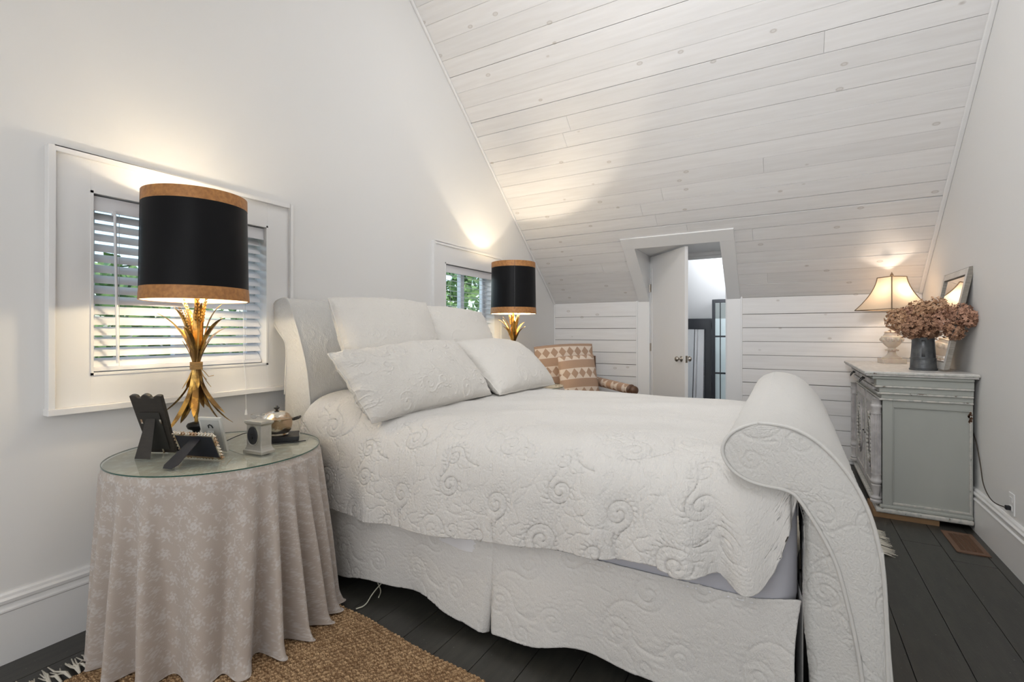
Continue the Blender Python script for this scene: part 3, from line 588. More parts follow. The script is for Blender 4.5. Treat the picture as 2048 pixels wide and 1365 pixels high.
# ------------------------------------------------------------------ pillows
def pillow(name, label, cat, BL, BR, TR, TL, th, group=None, nseg=140, m=PILLOWC, pinch=.045, rel=True, seed=0, amp=.0048, uvs=1.0, parent=None, flange=True):
    BL, BR, TR, TL = map(Vector, (BL, BR, TR, TL)); w_ = (BR-BL).length; h_ = (TL-BL).length
    nrm = (BR-BL).cross(TL-BL).normalized()
    a = np.linspace(-1, 1, nseg); Uu, Vv = np.meshgrid(a, a, indexing='ij')
    pu = Uu*(1-pinch*(1-Vv**2)*0-pinch*(1-np.abs(Vv))**.6*0); pu = Uu*(1-pinch*(np.cos(Vv*PI/2)))
    pv = Vv*(1-pinch*(np.cos(Uu*PI/2)))+(.05 if flange else 0)*np.cos(Uu*PI/2)*(Vv+1)/2
    s = (pu+1)/2; t = (pv+1)/2
    Bm = lambda i: (1-s)*(1-t)*BL[i]+s*(1-t)*BR[i]+s*t*TR[i]+(1-s)*t*TL[i]
    base = np.stack([Bm(0), Bm(1), Bm(2)], -1)
    bul = (np.clip(1-Uu**2, 0, 1)*np.clip(1-Vv**2, 0, 1))**.42
    bul = bul*(1+.10*vnoise(Uu*1.5+seed, Vv*1.5, seed))
    edge = np.clip(1-np.maximum(abs(Uu), abs(Vv)), 0, 1)
    ruff = vnoise(Uu*9+seed, Vv*9, seed+5)*np.exp(-edge*6)*.010
    N = np.array(nrm)
    F = base+N*(bul*th/2+ruff)[..., None]; B = base-N*(bul*th/2-ruff)[..., None]
    um = Uu*w_/2*uvs+seed*.17; vm = Vv*h_/2*uvs+seed*.31
    P = np.concatenate([F, B[::-1][1:]], 0); UV = np.stack([np.concatenate([um, um[::-1][1:]+w_]), np.concatenate([vm, vm[::-1][1:]])], -1)
    R_ = (scroll(UV[..., 0], UV[..., 1])*.9 if rel else 0)+.9*vnoise(UV[..., 0]*7, UV[..., 1]*7, seed+2)+.6*vnoise(UV[..., 0]*19, UV[..., 1]*17, seed+3)
    cen = tuple((BL+BR+TR+TL)/4)
    o = grid(name, P, m, parent, uv=UV, relief=R_, amp=amp)
    edgep = [F[i, 0] for i in range(0, nseg, 4)]+[F[-1, j] for j in range(0, nseg, 4)]+[F[i, -1] for i in range(nseg-1, 0, -4)]+[F[0, j] for j in range(nseg-1, 0, -4)]
    MB().tube(edgep, .0045, 6, closed=True).build('piping' if parent is None else 'cushion_piping', m, o if parent is None else parent, smooth=True)
    if parent is None: setp(o, label, cat, group)
    return o
GP = 'cream quilted bed pillows'
pillow('bed_pillow', 'large square cream pillow upright on the headboard, nearer the big lamp', 'pillow', (-1.93, 1.79, .865), (-1.93, 2.52, .865), (-2.17, 2.58, 1.47), (-2.17, 1.775, 1.455), .24, GP, seed=1, pinch=.02)
pillow('bed_pillow', 'large square cream pillow upright on the headboard, nearer the far lamp', 'pillow', (-1.95, 2.56, .865), (-1.93, 3.27, .865), (-2.19, 3.30, 1.43), (-2.19, 2.56, 1.45), .22, GP, seed=2, pinch=.02)
pillow('bed_pillow', 'oblong cream pillow lying in front, its corner over the near bed edge', 'pillow', (-1.735, 1.675, .835), (-1.66, 2.62, .875), (-1.93, 2.585, 1.215), (-1.945, 1.590, 1.165), .25, GP, nseg=190, seed=3, pinch=.02, amp=.0062)
pillow('bed_pillow', 'oblong cream pillow lying in front on the far side of the bed', 'pillow', (-1.60, 2.63, .875), (-1.56, 3.36, .875), (-1.93, 3.42, 1.18), (-1.95, 2.60, 1.20), .26, GP, seed=4, pinch=.02)

# ------------------------------------------------------------------ skirted round tables with glass tops
def tablecloth(cx, cy, dz, label, R0=.402, nth=900, wall=True, seed=0):
    nr, nh = 40, 230; TH = np.linspace(0, 2*PI, nth, endpoint=False); rq = np.random.RandomState(seed+40)
    H0 = .744+dz
    ph = TH+.10*np.sin(TH*3+1)+.06*np.sin(TH*7+2)
    F = np.zeros(nth)
    cs = np.array([-2.95, -2.55, -2.20, -1.90, -1.62, -1.36, -1.12, -.66, -.27, -.06, .11, .30, .53, .82, 1.15, 1.55, 2.0, 2.5, 2.9])
    wd = np.array([.10, .10, .085, .080, .075, .075, .075, .15, .080, .052, .05, .055, .07, .085, .12, .14, .14, .12, .1])
    am = np.array([.6, .7, .8, .8, .85, .9, .95, .80, 1.25, 1.1, .95, 1.0, 1.0, .9, .8, .8, .8, .8, .8])
    th0 = (TH+PI) % (2*PI)-PI
    def prof(t):
        s = np.zeros(nth)
        for c, w_, a in zip(cs, wd, am):
            d = (th0-c-.10*t*np.sin(c*5)+PI) % (2*PI)-PI; s = s+a*np.exp(-(d/w_)**2)
        return s
    P = []; UV = []
    for i in range(nr): 
        r_ = R0*i/(nr-1); P.append(np.stack([cx+r_*np.cos(TH), cy+r_*np.sin(TH), np.full(nth, H0)], -1)); UV.append(np.stack([r_*np.cos(TH), r_*np.sin(TH)], -1))
    for j in range(1, nh+1):
        t = j/nh; z = H0*(1-t); s = prof(t); s = np.clip(s, 0, 1.3)**1.1; s = s/(1+(s/.88)**5)**.2
        r_ = R0+.010*min(1, t*30)+(.012+.045*np.clip((th0+1.5)/1.8, 0, 1)*(th0 < 1.6))*t+(s-.50)*(.040*min(1, t*1.8)+.100*t)
        curl = np.clip((t-.90)/.10, 0, 1); r_ = r_+curl**1.6*(.004+.024*np.clip(s, 0, 1))*np.clip((th0+1.6)/1.0, .15, 1)
        zz = np.maximum(z+.006*curl*np.sin(TH*11), .006+.010*curl*s+.004)
        if j < 6: zz = H0-.004*(1-math.cos(j/6*PI/2))-(H0*j/nh)
        x = cx+r_*np.cos(TH); y = cy+r_*np.sin(TH)
        if wall: x = np.where(x < XL+.034, XL+.034+(x-XL-.034)*.04, x)
        if cy < 2: y = np.where(y > 1.618, 1.618+(y-1.618)*.10, y)
        P.append(np.stack([x, y, np.maximum(zz, .019)*np.ones(nth)], -1)); arc = TH*(R0+.05); UV.append(np.stack([arc, R0+.744*t+0*TH], -1))
    P = np.array(P); UV = np.array(UV)
    k0 = int(np.argmin(abs(th0+.5)))                       # cloth pattern follows the real arc length of every fold
    for i in range(nr, len(P)):
        L = np.r_[0, np.cumsum(np.linalg.norm(np.diff(P[i], axis=0), axis=1))]; UV[i, :, 0] = L-L[k0]
    seam = [np.linalg.norm(P[i, -1]-P[i, 0])+UV[i, -1, 0] for i in range(nr, len(P))]
    # close seam by duplicating the first column
    P = np.concatenate([P, P[:, :1]], 1); u0 = UV[:, :1].copy(); u0[nr:, 0, 0] = seam; UV = np.concatenate([UV, u0], 1)
    pat = sample(DAMASK, UV[..., 0], UV[..., 1], .165)
    o = grid('tablecloth', P, DAM, None, uv=UV, attr=pat, relief=vnoise(UV[..., 0]*30, UV[..., 1]*30, 3)+pat*.4, amp=.0006, flip=True)
    setp(o, label, 'tablecloth', 'damask cloths to the floor on round side tables'); return o
def glass_top(cx, cy, z, label, R=.415):
    t = thing('glass_top', label, 'table glass', (cx, cy, z), group='round glass tops of the skirted tables')
    MB().lathe([(1e-7, 0), (R-.002, 0), (R-.002, .006), (1e-7, .006)], (cx, cy, z), 96).build('glass_disc', TABLEGLASS, t, smooth='auto')
    MB().lathe([(R-.0025, .0008), (R, .0008), (R, .0052), (R-.0025, .0052), (R-.0025, .0008)], (cx, cy, z), 96).build('polished_edge', GLASSEDGE, t, smooth='auto')
TX, TY = -2.19, 1.215
tablecloth(TX, TY, 0, 'beige flowered damask cloth draped in folds to the floor beneath the big near lamp')
glass_top(TX, TY, .7465, 'round glass top on the near skirted table carrying picture frames', R=.408)
tablecloth(-2.12, 3.93, .03, 'beige damask cloth on the far side table between bed and armchair', nth=420, seed=3, R0=.35)
glass_top(-2.12, 3.93, .7755, 'round glass top on the far side table beyond the bed pillows', R=.355)
ZT = .752

# ------------------------------------------------------------------ gilt wheat-sheaf lamps
def leaf(base, pts, w0, fat=.0016, n=16):
    """tapered blade with a raised midrib; pts = control points in the radial plane"""
    C = smooth_curve(pts, n, 3); out = MB(); V = []
    for i, (r_, z) in enumerate(C):
        t = i/(n-1); wd = w0*(math.sin(min(1, t*1.25+.12)*PI*.5) if t < .7 else math.cos((t-.7)/.3*PI/2)**.8+.0)+.0006
        a = C[min(i+1, n-1)]-C[max(i-1, 0)]; a = a/np.linalg.norm(a); nrm = np.array([a[1], -a[0]])  # outward normal in (r,z)
        for off, sd in ((0, 1), (.25*wd, 0), (0, -1), (-fat, 0)):
            q = np.array([r_, z])+nrm*(off if sd == 0 else -.12*wd); V.append((q[0], sd*wd, q[1]))
    ca, sa = math.cos(base), math.sin(base); V = [(x*ca-y*sa, x*sa+y*ca, z) for x, y, z in V]
    F = [(i*4+k, i*4+(k+1) % 4, (i+1)*4+(k+1) % 4, (i+1)*4+k) for i in range(n-1) for k in range(4)]+[(0, 1, 2, 3), ((n-1)*4+3, (n-1)*4+2, (n-1)*4+1, (n-1)*4)]
    out.add(V, F); return out
def wheat_lamp(loc, label):
    t = thing('table_lamp', label, 'lamp', loc, group='gilt wheat-sheaf lamps with black drum shades', local=True); rl = random.Random(4)
    MB().lathe([(1e-7, 0), (.104, 0), (.106, .004), (.106, .026), (.102, .030), (.05, .034), (.018, .040), (.014, .062), (.016, .070), (.034, .078), (.040, .092), (.034, .102), (.014, .108), (1e-7, .108)], n=40).build('lamp_base', BLACKM, t, smooth='auto', local=True)
    MB().tube([(0, 0, .10), (0, 0, .72)], .0075, 10).build('stem', GOLD, t, smooth='auto', local=True)
    zw = .365
    for i in range(13):       # upper leaves
        a = i*2*PI/13+rl.uniform(-.15, .15); R = [.055, .145, .10, .125][i % 4]; h = [.30, .235, .275, .175][i % 4]+rl.uniform(-.015, .015)
        leaf(a, [(.012, zw-.03), (.015, zw+.03), (.026, zw+h*.40), (R*.45, zw+h*.72), (R*.75, zw+h*.92), (R, zw+h)], rl.uniform(.013, .017)).build('leaf', GOLD, t, smooth='auto', local=True)
    for i in range(6):
        a = i*2*PI/6+.3; leaf(a, [(.012, zw), (.02, zw+.04), (.035, zw+.08), (.055, zw+.115)], .007).build('leaf', GOLD, t, smooth='auto', local=True)
    for i in range(14):       # lower leaves
        a = i*2*PI/14+rl.uniform(-.12, .12); R = [.055, .140, .105, .150][i % 4]; h = [.19, .215, .27, .280][i % 4]
        leaf(a, [(.012, zw+.02), (.016, zw-.03), (.026, zw-h*.40), (R*.45, zw-h*.68), (R*.75, zw-h*.88), (R, zw-h)], rl.uniform(.012, .016)).build('leaf', GOLD, t, smooth='auto', local=True)
    for i in range(5):
        a = i*2*PI/5+.9; leaf(a, [(.012, zw), (.022, zw-.03), (.032, zw-.06), (.058, zw-.10)], .007).build('leaf', GOLD, t, smooth='auto', local=True)
    for i, (a, R, h) in enumerate(((.3, .065, .335), (1.6, .05, .35), (2.5, .10, .24), (3.5, .07, .33), (4.3, .045, .25), (5.0, .085, .26), (5.9, .075, .345))):   # ears of wheat
        b = MB(); C = smooth_curve([(.008, zw), (.016, zw+h*.4), (R*.6, zw+h*.75), (R, zw+h)], 24, 3); ca, sa = math.cos(a), math.sin(a); P = [Vector((r_*ca, r_*sa, z)) for r_, z in C]
        b.tube(P[:17], .0025, 6)
        for k in range(14, 24):
            p = P[k]; d = (P[min(k+1, 23)]-P[k-1]).normalized(); sd = d.cross(Vector((ca, sa, .1))).normalized(); s = .0075*(1-.5*(k-14)/9)
            for q in (-1, 1): c = p+sd*q*s*.6; b.tube([c-d*s*1.1, c+sd*q*s*.35, c+d*s*1.3+sd*q*s*.5], [s*.25, s*.75, s*.12], 6)
        b.build('wheat_ear', GOLD, t, smooth='auto', local=True)
    b = MB()
    for k in range(5): b.tube([(.0225*math.cos(x), .0225*math.sin(x), zw-.014+.007*k) for x in np.linspace(0, 2*PI, 25)[:-1]], .0038, 6, closed=True)
    b.tube([(.022, .006, zw-.01), (.034, .02, zw-.03), (.045, .030, zw-.05), (.05, .05, zw-.046)], .0018, 5).tube([(.022, .008, zw-.01), (.03, .012, zw-.045), (.036, .026, zw-.064)], .0018, 5)
    b.build('cord_tie', ROPE, t, smooth='auto', local=True)
    zb, zt = .662, 1.138; Rb, Rt = .212, .205; n = 72
    MB().lathe([(Rb, zb), (Rt, zt), (Rt-.0025, zt), (Rb-.0025, zb), (Rb, zb)], n=n).build('lamp_shade', SHADEBLK, t, smooth='auto', local=True)
    MB().lathe([(Rb-.0027, zb+.001), (Rt-.0027, zt-.001), (Rt-.0042, zt-.001), (Rb-.0042, zb+.001), (Rb-.0027, zb+.001)], n=n).build('shade_lining', SHADEIN, t, smooth='auto', local=True)
    for z0, z1, f in ((zb, zb+.056, 0), (zt-.050, zt, 1)):
        ra = Rb+(Rt-Rb)*(z0-zb)/(zt-zb)+.0008; rb_ = Rb+(Rt-Rb)*(z1-zb)/(zt-zb)+.0008; e = .003 if f == 0 else -.0
        MB().lathe([(ra+e, z0-.001), (rb_, z1), (rb_-.001, z1), (ra-.001, z0-.001), (ra+e, z0-.001)] if f == 0 else [(ra, z0), (rb_, z1+.001), (rb_-.003, z1+.001), (ra-.001, z0), (ra, z0)], n=n).build('shade_band', BANDGOLD, t, smooth='auto', local=True)
    a = -1.9; MB().box(-.0012, .0012, -.0006, .0016, zb, zt, T=lambda x, y, z: ((Rb+(Rt-Rb)*(z-zb)/(zt-zb)+y)*math.cos(a+x/.2), (Rb+(Rt-Rb)*(z-zb)/(zt-zb)+y)*math.sin(a+x/.2), z)).build('shade_seam', BLACKM, t, local=True)
    MB().tube([(-.2, 0, zb+.10), (.2, 0, zb+.10)], .0018, 5).tube([(0, -.2, zb+.10), (0, .2, zb+.10)], .0018, 5).build('shade_spider', BLACKM, t, local=True)
    for z in (.735, 1.02): MB().ball((0, 0, z), .022, 14).lathe([(.011, z-.055), (.011, z-.018)], n=12).build('bulb', BULB, t, smooth=True, local=True)
    return t
LAMP1 = wheat_lamp((-2.36, 1.20, ZT), 'big gold wheat-sheaf lamp with black drum shade on the near skirted table')
LAMP2 = copy_tree(LAMP1, loc=(-2.25, 3.94, ZT+.03), label='gold wheat-sheaf lamp with black drum shade beyond the bed, by the far window', rz=.9)
def bulb_light(name, loc, power, color=(1, .80, .56), r_=.035):
    l = bpy.data.lights.new(name, 'POINT'); l.energy = power; l.color = color; l.shadow_soft_size = r_; o = bpy.data.objects.new(name, l); COL.objects.link(o); o.location = loc
for nm, (x, y), dz_ in (('near_lamp_light', (-2.36, 1.20), 0), ('far_lamp_light', (-2.25, 3.94), .03)):
    bulb_light(nm, (x, y, ZT+dz_+(1.052 if dz_ == 0 else .92)), 3.5 if dz_ == 0 else 18, (1, .87, .68), .018); bulb_light(nm, (x, y, ZT+dz_+.705), 15 if dz_ == 0 else 9, (1, .82, .54), .022)
# ------------------------------------------------------------------ jute rug and pale fringed rug
def rug():
    t = thing('jute_rug', 'chunky braided jute rug under the skirted table, cream fringe at its end', 'rug', (-1.3, .9, 0))
    x0, x1, y0, y1 = -2.28, -.30, .30, 1.50; nx, ny = 460, 300
    X, Y = np.meshgrid(np.linspace(x0, x1, nx), np.linspace(y0, y1, ny), indexing='ij')
    row = (Y-y0)/.019; ph = np.floor(row)
    tw = np.sin((X/.022+ (ph % 2)*.5)*2*PI+np.sin(row*PI*2)*1.2)
    h = .009+.0040*np.abs(np.sin(row*PI))**.7+.0030*tw+.0060*vnoise(X*70, Y*100, 4)+.003*vnoise(X*9, Y*9, 2)
    e = np.minimum(np.minimum(X-x0, x1-X), np.minimum(Y-y0, y1-Y)); h = np.clip(h, .003, .018)*np.clip(e/.006, .1, 1)
    ang = -.10; Yw = Y+(X+1.75)*ang+.045+.006*np.sin(X*11); 
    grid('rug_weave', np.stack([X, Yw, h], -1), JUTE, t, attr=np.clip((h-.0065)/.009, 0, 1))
    rf = random.Random(2)
    for i in range(46):
        y = y0+.012+i*(y1-y0-.02)/45; yw = y+(x0+1.75)*ang+.045; b = MB()
        for q in range(3):
            L = rf.uniform(.10, .15); dy = rf.uniform(-.035, .035); dz = rf.uniform(.004, .012)
            b.tube([(x0+.01, yw, .012), (x0-.03, yw+dy*.2, .012+dz), (x0-L*.6, yw+dy*.8+rf.uniform(-.01, .01), .008), (x0-L, yw+dy, .005)], [.004, .0042, .0032, .0018], 5)
        b.build('fringe_tassel', FRINGE, t, smooth=True)
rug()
def rug2():
    t = thing('woven_rug', 'pale woven rug whose fringe pokes out past the foot of the bed', 'rug', (0, 3.5, 0)); x0, x1, y0, y1 = -.9, .405, 3.0, 3.86
    X, Y = np.meshgrid(np.linspace(x0, x1, 160), np.linspace(y0, y1, 120), indexing='ij'); h = .007+.0012*np.sin(X*420)+.0012*np.sin(Y*300)
    grid('rug_weave', np.stack([X, Y, h], -1), FRINGE, t); rf = random.Random(3); 
    for i in range(26):
        y = y0+.45+i*(y1-y0-.47)/25; b = MB()
        for q in range(3):
            L = rf.uniform(.08, .125); dy = rf.uniform(-.03, .015)
            b.tube([(x1-.01, y, .008), (x1+L*.4, y+dy*.3, .014), (x1+L, y+dy, .005)], [.0035, .003, .0015], 5)
        b.build('fringe_tassel', FRINGE, t, smooth=True)
rug2()

# ------------------------------------------------------------------ things on the near table
def frame_axes(BL, BR, lean):
    """origin at BL, u along the bottom edge, v up the leaning back, n out of the back (towards its strut)"""
    BL = Vector(BL); BR = Vector(BR); u = (BR-BL).normalized(); n0 = Vector((u.y, -u.x, 0)); v = (Vector((0, 0, 1))*math.cos(lean)+n0*math.sin(lean)); n = u.cross(v)
    if n.dot(n0) < 0: n = -n
    return lambda a, b, c: BL+u*a+v*b+n*c
# tall frame with scalloped crest, seen from behind
t = thing('picture_frame', 'tall dark carved picture frame seen from behind, scalloped crest, easel strut out', 'picture frame', (-2.40, 1.08, ZT))
Tf = frame_axes((-2.390, 1.022, ZT+.002), (-2.283, 1.0755, ZT+.002), math.radians(20)); Wf = .122; Hf = .278
top = []
for x in np.linspace(0, 1, 41):
    cz = max(.013*math.sqrt(max(0, 1-((x-c_)/.15)**2)) for c_ in (.10, .5, .90)) + .004*math.exp(-((x-.5)/.14)**2)-.006; top.append((-.007+x*(Wf+.014), Hf-.012+cz))
out_ = [(.004, 0), (-.002, .03), (.0, .09), (-.004, .17), (-.006, .240)]+top+[(Wf+.006, .240), (Wf+.004, .17), (Wf, .09), (Wf+.002, .03), (Wf-.004, 0)]
MB().prism(out_, -.018, 0, lambda A, p, q: Tf(p, q, A)).build('frame_body', DARKWOOD, t, bevel=.003)
MB().box(.018, Wf-.018, .02, .195, 0, .004, Tf).build('backing_board', mat('dark_backing', (.028, .026, .022), .55, noise=.4, nscale=30), t, bevel=.001)
for x, z in ((.020, .155), (Wf-.020, .155), (.075, .012)): MB().box(x-.004, x+.004, z-.010, z+.010, .004, .006, Tf).build('turn_clip', SILVER, t)
sb = MB(); sb.prism([(-.020, 0), (.020, 0), (.034, -1), (-.034, -1)], 0, .003, lambda A, p, q: Tf(.062+p, .165, .006)+Vector((0, 0, 0))+(Vector((-2.288, .957, ZT+.001))-Tf(.062, .165, .006))*(-q)+Vector((0, 0, A)))
sb.build('easel_strut', DARKWOOD, t, bevel=.0008)
for px in (-.006, .006): MB().ball(Tf(.062+px, .152, .012), .0028, 8).build('rivet', SILVER, t, smooth=True)
# landscape frame with beaded silver border
t = thing('picture_frame', 'small landscape picture frame with beaded silver border and black easel back', 'picture frame', (-2.08, 1.08, ZT))
Tf = frame_axes((-2.185, 1.060, ZT+.004), (-1.992, 1.120, ZT+.004), math.radians(24)); Wf = .190; Hf = .112
MB().box(.006, Wf-.006, .006, Hf-.006, -.004, .001, Tf).build('backing_board', VELVET, t, bevel=.001)
e = MB(); e.box(0, Wf, 0, .006, -.010, .0035, Tf).box(0, Wf, Hf-.006, Hf, -.010, .0035, Tf).box(0, .006, 0, Hf, -.010, .0035, Tf).box(Wf-.006, Wf, 0, Hf, -.010, .0035, Tf).build('frame_border', SILVER, t, bevel=.001)
def bead(b, p, d):
    p = Vector(p); b.ball(p, .0042, 8)
    for q in (Vector(d)*.0062, Vector(d)*.003+Tf(.004, 0, 0)-Tf(0, 0, 0), Vector(d)*.003-(Tf(.004, 0, 0)-Tf(0, 0, 0))): b.ball(p+q, .0030, 6)
up = (Tf(0, 1, 0)-Tf(0, 0, 0)); rt = (Tf(1, 0, 0)-Tf(0, 0, 0)); b = MB()
for i in range(13): bead(b, Tf(.005+i*(Wf-.01)/12, Hf+.003, -.003), up); bead(b, Tf(.005+i*(Wf-.01)/12, -.001, -.003), -up)
for i in range(8): bead(b, Tf(Wf+.003, .004+i*(Hf-.008)/7, -.003), rt); bead(b, Tf(-.003, .004+i*(Hf-.008)/7, -.003), -rt)
b.build('bead_border', SILVER, t, smooth=True)
hp = Tf(.105, .092, .003); ft = Vector((-2.040, .936, ZT+.001)); d = (ft-hp); sd = rt*1.0
sb = MB(); w0, w1 = .022, .031
sb.prism([(-w0, 0), (w0, 0), (w1, .86), (w1*.55, 1.0), (-w1*.75, 1.0), (-w1, .90)], 0, .003, lambda A, p, q: hp+sd*p+d*q+Vector((0, 0, A))); sb.build('easel_strut', VELVET, t, bevel=.0006)
# small white frame
t = thing('picture_frame', 'small white picture frame seen from behind between lamp and clock', 'picture frame', (-2.14, 1.18, ZT))
Tf = frame_axes((-2.205, 1.158, ZT+.002), (-2.098, 1.196, ZT+.002), math.radians(15)); Wf, Hf = .108, .158
MB().box(0, Wf, 0, Hf, -.012, 0, Tf).build('frame_body', mat('cream_frame', (.62, .61, .56), .5), t, bevel=.002)
MB().box(.010, Wf-.010, .010, Hf-.010, 0, .002, Tf).build('backing_board', mat('grey_backing', (.46, .46, .43), .6), t, bevel=.0006)
MB().tube([Tf(.046, .112, .002), Tf(.048, .125, .006), Tf(.056, .130, .007), Tf(.064, .125, .006), Tf(.066, .112, .002)], .0022, 6).build('hanging_hook', BLACKM, t, smooth=True)
MB().prism([(.040, .10), (.070, .10), (.078, .004), (.032, .004)], 0, .002, lambda A, p, q: Tf(p, q, .003+A+(.10-q)*.42)).build('easel_strut', mat('grey_strut', (.50, .50, .47), .6), t)
# pewter mantel clock, seen from behind
t = thing('desk_clock', 'small pewter pedestal clock seen from behind, round black movement cover', 'clock', (-1.97, 1.25, ZT))
ca = math.atan2(1.228-1.222, -2.040+1.925); cx, cy = -1.982, 1.262; ang = math.radians(5)
ux, uy = math.cos(ang), math.sin(ang); CK = 1.17; Tc = lambda x, y, z: (cx+CK*(x*ux-y*uy), cy+CK*(x*uy+y*ux), ZT+.001+CK*z)
b = MB(); pr = [(.050, 0), (.050, .010), (.044, .014), (.040, .022), (.038, .030), (.038, .102), (.042, .106), (.046, .110), (.046, .118)]
V = []
for r_, z in pr:
    ry = r_*.58; V += [Tc(-r_, -ry, z), Tc(r_, -ry, z), Tc(r_, ry, z), Tc(-r_, ry, z)]
n = len(pr); F = [(i*4+k, i*4+(k+1) % 4, (i+1)*4+(k+1) % 4, (i+1)*4+k) for i in range(n-1) for k in range(4)]+[(0, 3, 2, 1), tuple((n-1)*4+k for k in range(4))]
b.add(V, F); b.build('clock_case', PEWTER, t, bevel=.0012)
MB().lathe([(1e-7, .0), (.024, .0), (.026, .003), (.0295, .004), (.0295, 0)], n=36, T=lambda x, y, z: Tc(x*1.0-.002, -.0222-z, .066+y*1.26)).build('bezel_ring', PEWTER, t, smooth='auto')
MB().lathe([(1e-7, .006), (.022, .006), (.0262, .0045), (.0262, 0)], n=36, T=lambda x, y, z: Tc(x-.002, -.0222-z, .066+y*1.22)).build('movement_cover', BLACKP, t, smooth='auto')
MB().lathe([(1e-7, .011), (.005, .011), (.006, .006)], n=14, T=lambda x, y, z: Tc(x-.002, -.0222-z, .060+y)).box(-.014, .002, -.030, -.0275, .070, .073, T=lambda x, y, z: Tc(x, y, z)).build('setting_knob', BLACKM, t)
# black book with the tarnished silver pot on it
t = thing('book', 'thin black book lying flat under the silver pot', 'book', (-2.12, 1.46, ZT))
ba = math.radians(52); bx, by = -2.155, 1.455; Tb = lambda x, y, z: (bx+x*math.cos(ba)-y*math.sin(ba), by+x*math.sin(ba)+y*math.cos(ba), ZT+.001+z)
MB().box(-.105, .105, -.075, .075, .018, .0205, Tb).box(-.105, .105, -.075, .075, 0, .0025, Tb).box(-.105, .105, -.077, -.074, 0, .0205, Tb).build('cover', BLACKP, t, bevel=.0008)
MB().box(-.101, .101, -.073, .071, .0025, .018, Tb).build('pages', mat('dark_page_block', (.06, .06, .065), .7), t)
t = thing('lidded_pot', 'round tarnished silver pot with domed lid and side handles on the black book', 'pot', (-2.155, 1.455, ZT+.0215)); pc = (-2.155, 1.462, ZT+.0215)
MB().lathe([(1e-7, 0), (.050, 0), (.052, .004), (.048, .008), (.055, .012), (.064, .024), (.070, .045), (.0715, .070), (.073, .078), (.069, .079), (.066, .070), (.06, .03), (1e-7, .02)], pc, 48).build('pot_body', SILVER, t, smooth='auto')
MB().lathe([(.074, .079), (.075, .082), (.066, .086), (.056, .098), (.040, .110), (.020, .117), (1e-7, .119)], pc, 48).build('lid', SILVER, t, smooth='auto')
MB().lathe([(.006, .117), (.005, .122), (.010, .126), (.014, .130), (.012, .134), (.006, .136), (.005, .141), (1e-7, .143)], pc, 20).build('lid_knob', BLACKM, t, smooth=True)
for s in (-1, 1):
    ax = Vector((.453, .891, 0))*s; o_ = Vector(pc)+Vector((0, 0, .068)); sd = Vector((-ax.y, ax.x, 0))
    MB().tube([o_+ax*.070+sd*.016, o_+ax*.094+sd*.018+Vector((0, 0, .006)), o_+ax*.104+Vector((0, 0, .010)), o_+ax*.094-sd*.018+Vector((0, 0, .006)), o_+ax*.070-sd*.016], [.004, .0045, .007, .0045, .004], 8).build('handle', DARKWOOD if s > 0 else SILVER, t, smooth=True)
# reading glasses folded on the clock
t = thing('reading_glasses', 'thin wire reading glasses resting on top of the pewter clock', 'glasses', (-1.98, 1.26, ZT+.12))
WIRE = mat('steel_wire', (.55, .53, .50), .25, metal=1); zg = ZT+.1215
for k, (ox, oy) in enumerate(((-.024, -.004), (.012, .012))):
    c0 = Vector(Tc(ox, oy, .1215)); rim = [c0+Vector((.017*math.cos(a)*ux, .017*math.cos(a)*uy, .012+.0115*math.sin(a))) for a in np.linspace(0, 2*PI, 25)[:-1]]
    MB().tube(rim, .0009, 6, closed=True).build('lens_rim', WIRE, t, smooth=True)
MB().tube([Tc(-.008, .0, .137), Tc(-.004, .004, .140), Tc(-.001, .008, .137)], .0009, 6).build('bridge', WIRE, t, smooth=True)
for ox, oy in ((-.041, -.004), (.029, .012)): MB().tube([Tc(ox, oy, .137), Tc(ox+.03, oy+.03, .128), Tc(ox+.048, oy+.055, .1222)], .0009, 6).build('temple_arm', WIRE, t, smooth=True)
# glasses hung on the pot handle
t = thing('eyeglass_cord', 'thin cord looped over the right handle of the silver pot', 'cord', (-2.1, 1.55, ZT))
hx = Vector(pc)+Vector((.453, .891, 0))*.098+Vector((0, 0, .078))
MB().tube([hx+Vector((.012, -.004, -.078+.002-.0215+.0215)), hx+Vector((.010, -.002, -.03)), hx+Vector((.003, 0, .004)), hx+Vector((-.004, .004, .004)), hx+Vector((-.008, .03, -.03)), hx+Vector((-.004, .066, -.088))], .0010, 6).build('cord_strand', mat('pale_cord', (.5, .47, .4), .6), t, smooth=True)
MB().tube([hx+Vector((.012, -.004, -.076)), hx+Vector((.013, -.006, -.096))], .0022, 6).build('cord_end', mat('clear_tip', (.7, .7, .68), .3), t, smooth=True)
# lamp cord with inline switch
t = thing('lamp_cord', 'black cord with inline switch from the big lamp across the glass top', 'cord', (-2.2, 1.33, ZT))
MB().tube(smooth_curve([(-2.26, 1.26, ZT+.010), (-2.21, 1.30, ZT+.04), (-2.17, 1.33, ZT+.058), (-2.13, 1.345, ZT+.045)], 20), .002, 6).build('cord_run', BLACKP, t, smooth=True)
MB().tube([(-2.135, 1.343, ZT+.048), (-2.115, 1.349, ZT+.038), (-2.085, 1.357, ZT+.022)], [.004, .0075, .006], 10).build('inline_switch', BLACKP, t, smooth='auto')
MB().tube(smooth_curve([(-2.085, 1.357, ZT+.022), (-2.05, 1.37, ZT+.006), (-2.02, 1.45, ZT+.004), (-1.99, 1.50, ZT+.004)], 14), .002, 6).build('cord_run', BLACKP, t, smooth=True)
